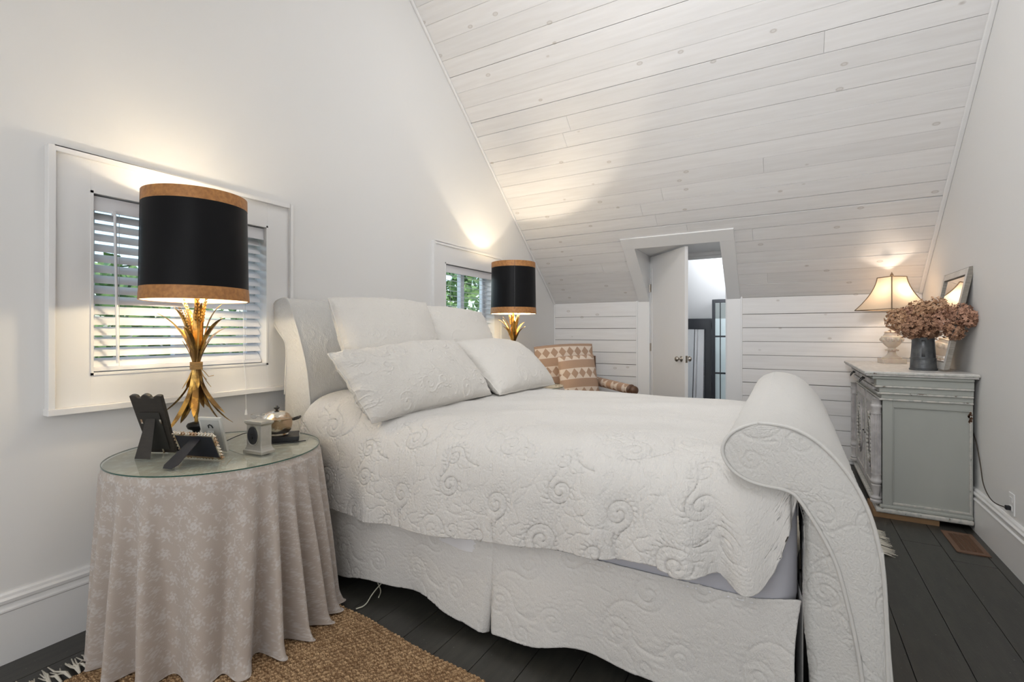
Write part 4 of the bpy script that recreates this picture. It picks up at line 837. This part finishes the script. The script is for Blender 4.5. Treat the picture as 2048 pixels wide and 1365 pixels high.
# white cable on the floor under the bed
t = thing('power_cable', 'loose white cable curling on the dark floor behind the skirted table', 'cable', (-1.85, 1.8, 0))
MB().tube(smooth_curve([(-1.98, 1.90, .005), (-1.90, 1.74, .03), (-1.80, 1.70, .06), (-1.74, 1.78, .05), (-1.72, 1.66, .03), (-1.70, 1.60, .005), (-1.72, 1.56, .005)], 60, 3), .0028, 6).tube(smooth_curve([(-1.95, 1.95, .005), (-1.84, 1.80, .045), (-1.79, 1.76, .02), (-1.73, 1.73, .006), (-1.70, 1.68, .005)], 40, 3), .0028, 6).build('cable_run', mat('ivory_cable', (.7, .67, .55), .5), t, smooth=True)

# far table: small frame
t = thing('picture_frame', 'little dark-edged picture frame on the far side table beside the armchair', 'picture frame', (-1.98, 3.98, ZT+.03))
Tf = frame_axes((-2.06, 3.93, ZT+.032), (-1.96, 3.98, ZT+.032), math.radians(14))
MB().box(0, .11, 0, .15, -.012, 0, Tf).build('frame_body', DARKWOOD, t, bevel=.002); MB().box(.014, .096, .014, .136, 0, .001, Tf).build('backing_board', mat('grey_card', (.18, .2, .22), .6), t)

# ------------------------------------------------------------------ dresser
PAINT = mat('grey_green_paint', (.41, .42, .385), .55, noise=.5, nscale=3, stretch=(1, 1, .4), col2=(.37, .38, .35), bump=.2, bscale=25)
def chipped():
    m = mat('chipped_white_paint', (.62, .59, .54), .55, bump=.35, bscale=40); nt = m.node_tree; N = nt.nodes; L = nt.links; b = N['Principled BSDF']
    g = N.new('ShaderNodeNewGeometry'); n = N.new('ShaderNodeTexNoise'); n.inputs['Scale'].default_value = 34; n.inputs['Detail'].default_value = 6; L.new(g.outputs['Position'], n.inputs[0])
    r = N.new('ShaderNodeValToRGB'); e = r.color_ramp.elements; e[0].position = .315; e[0].color = (.16, .11, .08, 1); e[1].position = .35; e[1].color = (.40, .41, .385, 1); x = e.new(.56); x.color = (.56, .535, .49, 1)
    L.new(n.outputs[0], r.inputs[0]); L.new(r.outputs[0], b.inputs['Base Color']); return m
CHIP = chipped()
TOPP = mat('worn_white_top', (.70, .68, .65), .4, noise=.6, nscale=7, stretch=(4, 1, 1), col2=(.58, .56, .53))
FRONTP = mat('limed_front_paint', (.60, .575, .565), .55, noise=.6, nscale=16, col2=(.46, .44, .43), bump=.4, bscale=40)
dz = thing('dresser', 'distressed grey-green painted dresser with carved front against the right wall', 'dresser', (.76, 4.8, 0))
X0, X1_, Y0, Y1_ = .552, 1.012, 4.145, 5.50
MB().box(X0, X1_, Y0+.010, Y1_, .085, .815).build('body', PAINT, dz, bevel=.002)
# end: stile and rail frame around a recessed panel with a bead
e = MB(); e.box(.552, .606, Y0, Y0+.012, .085, .805).box(1.008, 1.014, Y0, Y0+.012, .085, .805).box(.606, 1.008, Y0, Y0+.012, .765, .805).box(.606, 1.008, Y0, Y0+.012, .085, .098).build('side_frame', PAINT, dz, bevel=.0015)
e = MB(); e.box(.606, .613, Y0+.001, Y0+.013, .098, .765).build('panel_bead', PAINT, dz, bevel=.002); MB().box(.606, 1.008, Y0, Y0+.013, .758, .765).build('panel_bead', PAINT, dz, bevel=.002); e = MB(); e.box(.998, 1.008, Y0-.001, Y0+.013, .098, .765).box(.606, 1.008, Y0-.002, Y0+.013, .098, .110).build('panel_bead', CHIP, dz, bevel=.002)
# stepped frieze mouldings
def ring(z0, z1, o, name, m, bev=.003):
    b = MB(); b.box(.552-o, 1.016, Y0-o*.55, Y1_+o*.3, z0, z1); b.build(name, m, dz, bevel=bev)
ring(.805, .818, .020, 'moulding', CHIP, .004); ring(.818, .846, .008, 'frieze_rail', PAINT); ring(.846, .860, .030, 'moulding', CHIP, .005); ring(.860, .893, .020, 'frieze_rail', PAINT)
ring(.893, .907, .044, 'moulding', CHIP, .005); ring(.907, .950, .038, 'frieze_rail', PAINT); ring(.950, .972, .062, 'moulding', PAINT, .008)
MB().box(.452, 1.034, Y0-.046, Y1_+.03, .972, .984).box(.446, 1.036, Y0-.052, Y1_+.035, .984, 1.003).build('top_board', TOPP, dz, bevel=.004)
MB().box(.444, 1.0365, Y0-.054, Y0-.050, .985, .996).box(.4435, .4475, Y0-.052, Y1_+.03, .985, .996).build('top_edge_wear', CHIP, dz, bevel=.001)
# base moulding and shim board
ring(.066, .088, .016, 'base_moulding', PAINT, .006); ring(.036, .066, .040, 'base_moulding', CHIP, .009)
MB().box(.50, .848, Y0-.012, Y0+.30, .0, .034).build('shim_board', mat('raw_wood_shim', (.26, .15, .07), .6, noise=.4, nscale=12, stretch=(1, 6, 6)), dz, bevel=.001)
for x, y in ((.58, 5.40), (.97, 5.40), (.97, 4.62)): MB().box(x-.03, x+.03, y-.03, y+.03, 0, .036).build('bun_foot', GAP, dz)
# front: fluted quarter columns, doors with raised panels and carved wreaths, drawers
def column(y):
    c = (.520, y, 0); b = MB(); n = 48
    prof = [(.030, .088), (.034, .094), (.034, .104), (.026, .110), (.031, .118), (.031, .124), (.020, .132), (.017, .140), (.024, .175), (.029, .200), (.030, .210), (.024, .216), (.030, .224), (.033, .232), (.033, .244), (.029, .25), (.029, .275), (.031, .28), (.031, .290)]
    b.lathe(prof, c, n); b.build('column_turning', FRONTP, dz, smooth='auto'); b = MB(); b.lathe([(.031, .705), (.029, .712), (.029, .745), (.033, .752), (.033, .764), (.028, .77), (.029, .80), (.034, .806)], c, n); b.build('column_turning', FRONTP, dz, smooth='auto')
    b = MB(); V = []; 
    for z in (.290, .705):
        V += [(c[0]+(.0290-.0060*(1 if k % 4 in (0, 1) else 0))*math.cos(2*PI*k/64), c[1]+(.0290-.0060*(1 if k % 4 in (0, 1) else 0))*math.sin(2*PI*k/64), z) for k in range(64)]
    b.add(V, [(k, (k+1) % 64, 64+(k+1) % 64, 64+k) for k in range(64)]); b.build('fluted_shaft', FRONTP, dz)
column(Y0+.035); column(Y1_-.04)
ym = (Y0+Y1_)/2
MB().box(.535, .553, ym-.03, ym+.03, .088, .806).box(.535, .553, Y0+.06, Y0+.085, .088, .806).box(.535, .553, Y1_-.09, Y1_-.065, .088, .806).build('front_stile', FRONTP, dz, bevel=.003)
for a, c in ((Y0+.09, ym-.032), (ym+.032, Y1_-.095)):
    d = MB().box(.530, .549, a, c, .095, .800).build('cabinet_door', FRONTP, dz, bevel=.003); w2 = (c-a)/2; yc = (a+c)/2
    b = MB(); b.box(.522, .530, a+.05, a+.058, .15, .74).box(.522, .530, c-.058, c-.05, .15, .74).box(.522, .530, a+.05, c-.05, .735, .743).box(.522, .530, a+.05, c-.05, .15, .158)
    b.build('door_bead', CHIP, d, bevel=.002)
    MB().tube([(.524, yc+.13*math.cos(q)*1.0, .46+.19*math.sin(q)) for q in np.linspace(0, 2*PI, 49)[:-1]], .006, 8, closed=True).tube([(.526, yc+.15*math.cos(q), .46+.215*math.sin(q)) for q in np.linspace(0, 2*PI, 49)[:-1]], .004, 8, closed=True).build('oval_moulding', FRONTP, d, smooth=True)
    b = MB()
    for k in range(30):
        q = k/30*2*PI; b.ball((.519, yc+.095*math.cos(q), .46+.150*math.sin(q)), .014, 8, sc_=(.6, 1, 1.2))
    for k in range(6): q = k*PI/3; b.ball((.517, yc+.03*math.cos(q), .64+.025*math.sin(q)), .015, 8, sc_=(.6, 1, 1))
    b.build('carved_wreath', CHIP, d, smooth=True)
    MB().ball((.522, c-.03 if a < ym-.3 else a+.03, .47), .006, 8).build('keyhole', BLACKM, d)
    dw = MB().box(.505, .535, a, c, .866, .888).box(.488, .53, a, c, .912, .944).build('drawer', FRONTP, dz, bevel=.004)
    for y in ((a+c)/2,):
        MB().tube([(.478, y-.035, .925), (.462, y-.032, .905), (.458, y, .890), (.462, y+.032, .905), (.478, y+.035, .925)], .0032, 8).ball((.484, y-.035, .927), .008, 8).ball((.484, y+.035, .927), .008, 8).build('drawer_pull', BLACKM, dw, smooth=True)
# peeling patch on the end panel
ng = MB(); rp = random.Random(9)
for _ in range(10):
    cx_, cz_ = 1.003+rp.uniform(-.010, .006), .725+rp.uniform(-.03, .03); pts = [(cx_+rp.uniform(.003, .009)*math.cos(q), cz_+rp.uniform(.004, .014)*math.sin(q)) for q in np.linspace(0, 2*PI, 8)[:-1]]
    ng.prism(pts, Y0-.0022, Y0-.0012, lambda A, p, q: (p, A, q))
ng.build('paint_chip', mat('bare_brown_wood', (.10, .045, .02), .7), dz)

# lamp on the dresser
ZD = 1.003
ALAB = mat('alabaster', (.72, .62, .50), .3, noise=.5, nscale=14, col2=(.60, .50, .42)); ALAB.node_tree.nodes['Principled BSDF'].inputs['Subsurface Weight'].default_value = .15
lc = (.765, 5.27)
t = thing('table_lamp', 'carved alabaster urn lamp with cream bell shade on the dresser', 'lamp', (*lc, ZD))
ra = math.radians(8); Tl = lambda x, y, z: (lc[0]+x*math.cos(ra)-y*math.sin(ra), lc[1]+x*math.sin(ra)+y*math.cos(ra), ZD+z)
MB().box(-.082, .082, -.082, .082, 0, .040, Tl).build('plinth', ALAB, t, bevel=.003)
MB().lathe([(.070, .040), (.072, .046), (.062, .054), (.048, .060), (.034, .075), (.028, .095), (.030, .105), (.044, .112), (.048, .118), (.030, .124), (.026, .132), (.046, .150), (.066, .175), (.076, .200), (.078, .222), (.072, .232), (.060, .238), (.050, .262), (.056, .268), (.050, .275), (.020, .28), (.012, .30)], (*lc, ZD), 40).build('urn_body', ALAB, t, smooth='auto')
b = MB()
for k in range(12):
    q = k/12*2*PI; b.ball((lc[0]+.070*math.cos(q), lc[1]+.070*math.sin(q), ZD+.205), .017, 8, sc_=(1, 1, 1.2)); b.ball((lc[0]+.042*math.cos(q+.2), lc[1]+.042*math.sin(q+.2), ZD+.113), .009, 6)
b.build('carved_garland', ALAB, t, smooth=True)
def shade_mat():
    m = bpy.data.materials.new('cream_silk_shade'); m.use_nodes = True; nt = m.node_tree; N = nt.nodes; L = nt.links; N.clear(); o = N.new('ShaderNodeOutputMaterial')
    d = N.new('ShaderNodeBsdfDiffuse'); d.inputs[0].default_value = (.80, .70, .57, 1); tr = N.new('ShaderNodeBsdfTranslucent'); tr.inputs[0].default_value = (.62, .50, .37, 1); mx = N.new('ShaderNodeMixShader'); mx.inputs[0].default_value = .42
    L.new(d.outputs[0], mx.inputs[1]); L.new(tr.outputs[0], mx.inputs[2]); L.new(mx.outputs[0], o.inputs[0]); return m
SHM = shade_mat(); SHT = mat('brown_shade_trim', (.22, .15, .09), .7)
zb_, zt_ = .462, .745; prof = [(t_, .100+(.262-.100)*((1-t_)**1.9*.80+(1-t_)*.20)) for t_ in np.linspace(0, 1, 15)]   # (height fraction, corner radius)
yaw = math.radians(-8.3); corners = [yaw+k*PI/2+PI*0 for k in range(4)]
def spt(k, f, out=0):
    h, r_ = f; a = corners[k % 4]; return Vector((lc[0]+(r_*1.42/1.42+out)*math.cos(a), lc[1]+(r_+out)*math.sin(a), ZD+zb_+(zt_-zb_)*h))
for k in range(4):
    V = []; m_ = 9
    for f in prof:
        A, B = spt(k, f), spt(k+1, f)
        for i in range(m_): V.append(A.lerp(B, i/(m_-1)))
    MB().add if False else None
    b = MB(); b.add(V, [(r_*m_+i, r_*m_+i+1, (r_+1)*m_+i+1, (r_+1)*m_+i) for r_ in range(len(prof)-1) for i in range(m_-1)]); o = b.build('shade_panel', SHM, t, smooth=True)
    MB().tube([spt(k, f, .001) for f in prof], .0042, 6).tube([spt(k, prof[0]), spt(k+1, prof[0])], .0038, 6).tube([spt(k, prof[-1]), spt(k+1, prof[-1])], .0038, 6).build('shade_trim', SHT, t, smooth=True)
MB().tube([(*lc, ZD+.28), (*lc, ZD+.74)], .004, 8).lathe([(.012, .745), (.007, .752), (.014, .760), (.011, .768), (.004, .782), (1e-7, .792)], (*lc, ZD), 14).build('harp_and_finial', SHT, t, smooth='auto')
MB().ball((*lc, ZD+.53), .028, 12).build('bulb', mat('dim_bulb', (1, .82, .6), .5, emit=5), t, smooth=True)
bulb_light('dresser_lamp_light', (lc[0]+.03, lc[1], ZD+.60), 3.6, (1, .82, .64), .03)
# zinc pitcher and dried hydrangeas
ZINC = mat('dull_zinc', (.17, .175, .18), .45, metal=.8, noise=.6, nscale=14, col2=(.10, .105, .11), bump=.2, bscale=30)
pcx, pcy = .818, 4.42
t = thing('zinc_pitcher', 'dull zinc pitcher with banded handle holding dried hydrangeas on the dresser', 'pitcher', (pcx, pcy, ZD))
MB().lathe([(1e-7, .001), (.076, .001), (.079, .004), (.079, .010), (.074, .014), (.0715, .075), (.0745, .078), (.0745, .086), (.0705, .088), (.066, .150), (.062, .228), (.064, .232), (.060, .232), (.058, .20), (.066, .02), (1e-7, .012)], (pcx, pcy, ZD), 48).build('pitcher_body', ZINC, t, smooth='auto')
ha = math.atan2(-pcy, -pcx+.05); hc, hs = math.cos(ha), math.sin(ha); hpn = lambda r_, z, s=0: (pcx+r_*hc-s*hs, pcy+r_*hs+s*hc, ZD+z)
hpts = [(.064, .212), (.086, .214), (.098, .200), (.100, .170), (.094, .130), (.082, .104), (.070, .096)]
b = MB(); V = []
for r_, z in hpts: V += [hpn(r_, z, -.010), hpn(r_+.003, z, 0), hpn(r_, z, .010), hpn(r_-.003, z, 0)]
b.add(V, [(i*4+k, i*4+(k+1) % 4, (i+1)*4+(k+1) % 4, (i+1)*4+k) for i in range(len(hpts)-1) for k in range(4)]); b.build('handle', ZINC, t, smooth='auto')
MB().box(-.010, .010, 0, .006, .045, .070, T=lambda x, y, z: hpn(.073+y, z, x)).build('strap_clip', ZINC, t, bevel=.001)
HYD = [mat('dried_petal_tan', (.60, .37, .22), .7, noise=.9, nscale=30, col2=(.42, .235, .13)), mat('dried_petal_rose', (.50, .28, .19), .7, noise=.9, nscale=30, col2=(.36, .19, .12)), mat('dried_petal_brown', (.44, .25, .155), .75, noise=.9, nscale=30, col2=(.30, .155, .09))]
t = thing('dried_hydrangeas', 'bunch of dried brown hydrangea heads standing in the zinc pitcher', 'flowers', (pcx, pcy, ZD+.23))
rh = random.Random(12); Rv = Vector((.867, .498, 0)); Dv = Vector((-.2, -1, 0)).normalized()
heads = [(-.170, .085, .02, .078, 0), (-.100, .040, -.05, .080, 2), (-.085, .125, .05, .062, 1), (-.015, .140, .0, .082, 0), (.0, .050, -.07, .085, 2), (.085, .165, .04, .078, 0), (.100, .080, -.03, .080, 1), (.180, .125, .03, .068, 1), (.215, .090, .05, .055, 1), (.145, .015, -.02, .060, 2), (-.05, .015, .03, .065, 2), (.05, .010, .0, .06, 0)]
for (dx, dzz, dd, R, mi) in heads:
    c = Vector((pcx, pcy, ZD+.265))+Rv*dx+Vector((0, 0, dzz))+Vector((0, -1, 0))*(-dd+max(0, dx-.05)*2.4); b = MB()
    for q in range(int(300*(R/.07)**2)):
        u = rh.uniform(-1, 1); a = rh.random()*2*PI; s = math.sqrt(1-u*u); n = Vector((s*math.cos(a), s*math.sin(a), u)); p = c+n*R*rh.uniform(.72, 1.05)*(1+.12*math.sin(a*3)); n = (n+Vector((rh.gauss(0, .35), rh.gauss(0, .35), rh.gauss(0, .35)))).normalized()
        e1 = n.orthogonal().normalized(); e2 = n.cross(e1); a0 = rh.random()*PI; sz = rh.uniform(.0085, .013)
        for k in range(4):
            qa = a0+k*PI/2; d = e1*math.cos(qa)+e2*math.sin(qa); w_ = n.cross(d); cu = rh.uniform(-.3, .7)*sz
            b.add([p, p+d*sz*.6+w_*sz*.5+n*cu*.3, p+d*sz*1.15+n*cu, p+d*sz*.6-w_*sz*.5+n*cu*.3], [(0, 1, 2), (0, 2, 3)])
    b.build('flower_head', HYD[mi], t)
    MB().tube([c, Vector((pcx, pcy, ZD+.21))+Rv*dx*.15, Vector((pcx, pcy, ZD+.03))-Rv*dx*.2], .0022, 5).build('flower_stem', HYD[2], t)
# old sash mirror leaning against the right wall
t = thing('leaning_mirror', 'small mirror in weathered grey frame leaning on the wall at the back of the dresser', 'mirror', (.95, 4.55, ZD))
Tm = lambda y, z, d: (.905+.128*z/.70-d*.983, 4.25+y, ZD+.002+z*.983+d*-.18+.012)
b = MB(); W_, H_ = .60, .70
sidem = [AGEDWOOD, TOPP]
b.box(0, .045, 0, H_, -.018, .012, Tm).box(W_-.045, W_, 0, H_, -.018, .012, Tm).box(.045, W_-.045, H_-.05, H_, -.018, .011, Tm).box(.045, W_-.045, 0, .055, -.018, .011, Tm).build('frame', AGEDWOOD, t, bevel=.002)
b = MB(); b.box(.004, .041, .004, H_-.004, .012, .0135, Tm).box(W_-.041, W_-.004, .004, H_-.004, .012, .0135, Tm).box(.045, W_-.045, H_-.046, H_-.004, .011, .0125, Tm).box(.045, W_-.045, .004, .050, .011, .0125, Tm).build('frame_face', TOPP, t)
MB().box(.040, W_-.040, .05, H_-.045, -.004, .0, Tm).build('mirror_pane', MIRROR, t)
# wall outlet, plug and cord, floor register
t = thing('wall_outlet', 'white double outlet on the right wall above the baseboard', 'outlet', (XR, 3.60, .345))
MB().box(XR-.006, XR, 3.565, 3.637, .287, .402).build('cover_plate', TRIM, t, bevel=.0015)
for z in (.322, .368): MB().box(XR-.009, XR-.005, 3.583, 3.619, z-.014, z+.014).build('receptacle', TRIM, t, bevel=.003)
t = thing('lamp_cord', 'dark cord plugged into the outlet, running behind the dresser', 'cord', (XR, 3.7, .35))
MB().box(XR-.030, XR-.009, 3.590, 3.612, .311, .333).build('plug', BLACKP, t, bevel=.003)
MB().tube(smooth_curve([(XR-.030, 3.60, .322), (XR-.055, 3.66, .320), (XR-.05, 3.78, .325), (XR-.035, 3.93, .36), (XR-.012, 4.05, .42), (XR-.006, 4.12, .50), (XR-.006, 4.20, .62), (XR-.006, 4.6, .75)], 60, 3), .003, 6).build('cord_run', mat('brown_cord', (.05, .035, .025), .5), t, smooth=True)
t = thing('floor_register', 'brown metal floor register between dresser and baseboard', 'vent', (.91, 3.87, 0)); REG = mat('brown_register', (.16, .085, .05), .5, noise=.5, nscale=20)
b = MB(); b.box(.835, .860, 3.70, 4.05, .001, .007).box(.960, .985, 3.70, 4.05, .001, .007).box(.860, .960, 3.70, 3.735, .001, .007).box(.860, .960, 4.015, 4.05, .001, .007).build('register_rim', REG, t, bevel=.002)
for x in (.885, .91, .935): MB().box(x-.0025, x+.0025, 3.735, 4.015, .001, .006).build('long_bar', REG, t)
me = None
for i in range(19):
    y = 3.748+i*.0142
    if me is None: o = MB().box(.86, .96, -.0028, .0028, .001, .006).build('cross_bar', REG, t, local=True); me = o.data
    else: o = link('cross_bar', me, t)
    if i == 0: me.transform(Matrix.Translation((-.91, -3.87, 0)))
    o.location = (0, y, 0)
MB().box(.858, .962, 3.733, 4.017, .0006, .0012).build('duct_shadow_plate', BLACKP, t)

# ------------------------------------------------------------------ armchair in the far corner
def kilim():
    m = bpy.data.materials.new('kilim_weave'); m.use_nodes = True; nt = m.node_tree; N = nt.nodes; L = nt.links; b = N['Principled BSDF']; b.inputs['Roughness'].default_value = .85
    uv = N.new('ShaderNodeUVMap'); sp = N.new('ShaderNodeSeparateXYZ'); L.new(uv.outputs[0], sp.inputs[0])
    def M(op, a, c=None):
        n = N.new('ShaderNodeMath'); n.operation = op
        for i, q in enumerate((a, c)):
            if q is None: continue
            if isinstance(q, (int, float)): n.inputs[i].default_value = q
            else: L.new(q, n.inputs[i])
        return n.outputs[0]
    per, dia = .205, .115
    v = M('MODULO', M('ADD', sp.outputs[1], 4.10), per); u = M('MODULO', M('ADD', sp.outputs[0], 4.6), .098)
    du = M('ABSOLUTE', M('SUBTRACT', M('DIVIDE', u, .098), .5)); dv = M('ABSOLUTE', M('SUBTRACT', M('DIVIDE', v, dia), .5))
    inside = M('LESS_THAN', M('ADD', du, dv), .47); band = M('GREATER_THAN', v, dia); tan = M('MAXIMUM', inside, band)
    n = N.new('ShaderNodeTexNoise'); n.inputs['Scale'].default_value = 120; mp = N.new('ShaderNodeMapping'); mp.inputs['Scale'].default_value = (1, 6, 1); L.new(uv.outputs[0], mp.inputs[0]); L.new(mp.outputs[0], n.inputs[0])
    r = N.new('ShaderNodeValToRGB'); r.color_ramp.elements[0].color = (.36, .235, .16, 1); r.color_ramp.elements[1].color = (.50, .345, .25, 1); L.new(n.outputs[0], r.inputs[0])
    mx = N.new('ShaderNodeMix'); mx.data_type = 'RGBA'; L.new(tan, mx.inputs[0]); mx.inputs[6].default_value = (.74, .64, .55, 1); L.new(r.outputs[0], mx.inputs[7]); L.new(mx.outputs[2], b.inputs['Base Color'])
    bp = N.new('ShaderNodeBump'); bp.inputs['Strength'].default_value = .4; bp.inputs['Distance'].default_value = .002; L.new(n.outputs[0], bp.inputs['Height']); L.new(bp.outputs[0], b.inputs['Normal']); return m
KIL = kilim(); WD = mat('turned_walnut', (.13, .065, .035), .4, noise=.5, nscale=20)
t = thing('armchair', 'low armchair in tan and cream diamond-patterned weave, in the far corner', 'armchair', (-2.0, 4.9, 0))
fwd = Vector((.77, -.64, 0)); sd = Vector((.64, .77, 0)); o0 = Vector((-2.20, 5.02, 0))       # o0: middle of the back at the floor
Pc = lambda a, f, z: o0+sd*a+fwd*f+Vector((0, 0, z))
pillow('back_cushion', None, None, Pc(-.36, .06, .42), Pc(.36, .06, .42), Pc(.36, -.03, 1.135), Pc(-.36, -.03, 1.105), .14, m=KIL, pinch=.012, rel=False, seed=0, parent=t, nseg=60, amp=.001)
pillow('seat_cushion', None, None, Pc(-.34, .58, .44), Pc(.34, .58, .44), Pc(.34, .08, .44), Pc(-.34, .08, .44), .16, m=KIL, pinch=.01, rel=False, seed=0, parent=t, nseg=60, amp=.001)
for s in (-1, 1):
    A, B = Pc(.375*s, .02, .715), Pc(.375*s, (.73 if s > 0 else .50), .690); pts = [A.lerp(B, k/20) for k in range(21)]
    P = []; ax = (B-A).normalized(); e1 = ax.cross(Vector((0, 0, 1))).normalized(); e2 = ax.cross(e1)
    th = np.linspace(0, 2*PI, 33); P = np.array([[list(p+(e1*math.cos(q)+e2*math.sin(q))*.050) for q in th] for p in pts]); uvv = np.stack(np.meshgrid(np.linspace(0, .71, 21), th*.05, indexing='ij'), -1)[..., ::-1]
    ar = grid('arm_bolster', P, KIL, t, uv=uvv)
    Tk = lambda x, y, z: tuple(B+ax*z+e1*x+e2*y)
    MB().lathe([(.052, -.004), (.054, .006), (.046, .014), (.030, .020), (.028, .032), (.040, .040), (.046, .055), (.044, .072), (.032, .084), (.012, .090), (1e-7, .092)], n=28, T=Tk).build('turned_knob', WD, ar, smooth='auto')
    lf = .62 if s > 0 else .46; MB().tube([Pc(.375*s, lf, .66), Pc(.375*s, lf, .35), Pc(.375*s, lf, 0)], [.022, .028, .018], 12).build('leg', WD, t, smooth='auto'); MB().tube([Pc(.375*s, .0, 1.0), Pc(.375*s, .02, .45), Pc(.375*s, -.03, 0)], [.018, .024, .018], 12).build('leg', WD, t, smooth='auto')
MB().box(-.36, .36, .02, .54, .30, .37, T=lambda a, f, z: Pc(a, f, z)).build('seat_rail', WD, t, bevel=.006)
pillow('cushion', 'square tan and cream diamond-patterned cushion leaning in the armchair', 'cushion', Pc(-.19, .30, .53), Pc(.30, .28, .53), Pc(.27, .16, 1.02), Pc(-.18, .18, 1.00), .15, m=KIL, pinch=.03, rel=False, seed=6, nseg=70, amp=.002)

# ------------------------------------------------------------------ hall: leaning carved mirror and black multi-pane sash
BLKP = mat('black_carved_frame', (.010, .012, .016), .3, bump=1, bscale=160)
t = thing('floor_mirror', 'big mirror with black carved frame leaning on the hall wall beyond the open door', 'mirror', (-1.3, 7.2, 0))
Th = lambda x, z, d: (x, 7.16-d+.13*(z/1.46), z)
b = MB(); b.box(-1.90, -.94, 1.33, 1.465, 0, .05, Th).box(-1.90, -.94, .03, .16, 0, .05, Th).box(-1.90, -1.81, .16, 1.33, 0, .05, Th).box(-1.035, -.94, .16, 1.33, 0, .05, Th).build('frame', BLKP, t, bevel=.014)
b = MB()
for k in range(60): b.ball(Th(-1.04, .17+k*1.15/59, .048), .009, 6)
for k in range(34): b.ball(Th(-1.77+k*.70/33, 1.325, .048), .009, 6)
b.build('bead_row', BLKP, t, smooth=True)
MB().box(-1.82, -1.03, .15, 1.34, .012, .018, Th).build('mirror_pane', MIRROR, t)
t = thing('paned_sash', 'tall black-framed sash with square panes standing in the hall beside the mirror', 'window sash', (-.78, 6.98, 0))
b = MB(); b.box(-.905, -.868, 6.95, 6.985, 0, 1.71).box(-.30, -.26, 6.95, 6.985, 0, 1.71).box(-.868, -.30, 6.95, 6.985, 1.665, 1.71).box(-.868, -.30, 6.95, 6.985, 0, .08).build('frame', BLKP, t, bevel=.002)
for z in (1.205, .715, .30): MB().box(-.868, -.30, 6.955, 6.98, z, z+.022).build('glazing_bar_and_reflection', BLKP, t)
MB().box(-.60, -.58, 6.955, 6.98, .08, 1.665).box(-.812, -.800, 6.975, 6.985, .08, 1.665).build('glazing_bar_and_reflection', BLKP, t)  # wider strip is a real bar; thin one stands in for a dark reflection
for z0, z1 in ((1.227, 1.665), (.737, 1.205), (.322, .715)): MB().box(-.868, -.30, 6.965, 6.969, z0, z1).build('pane', GLASS, t)
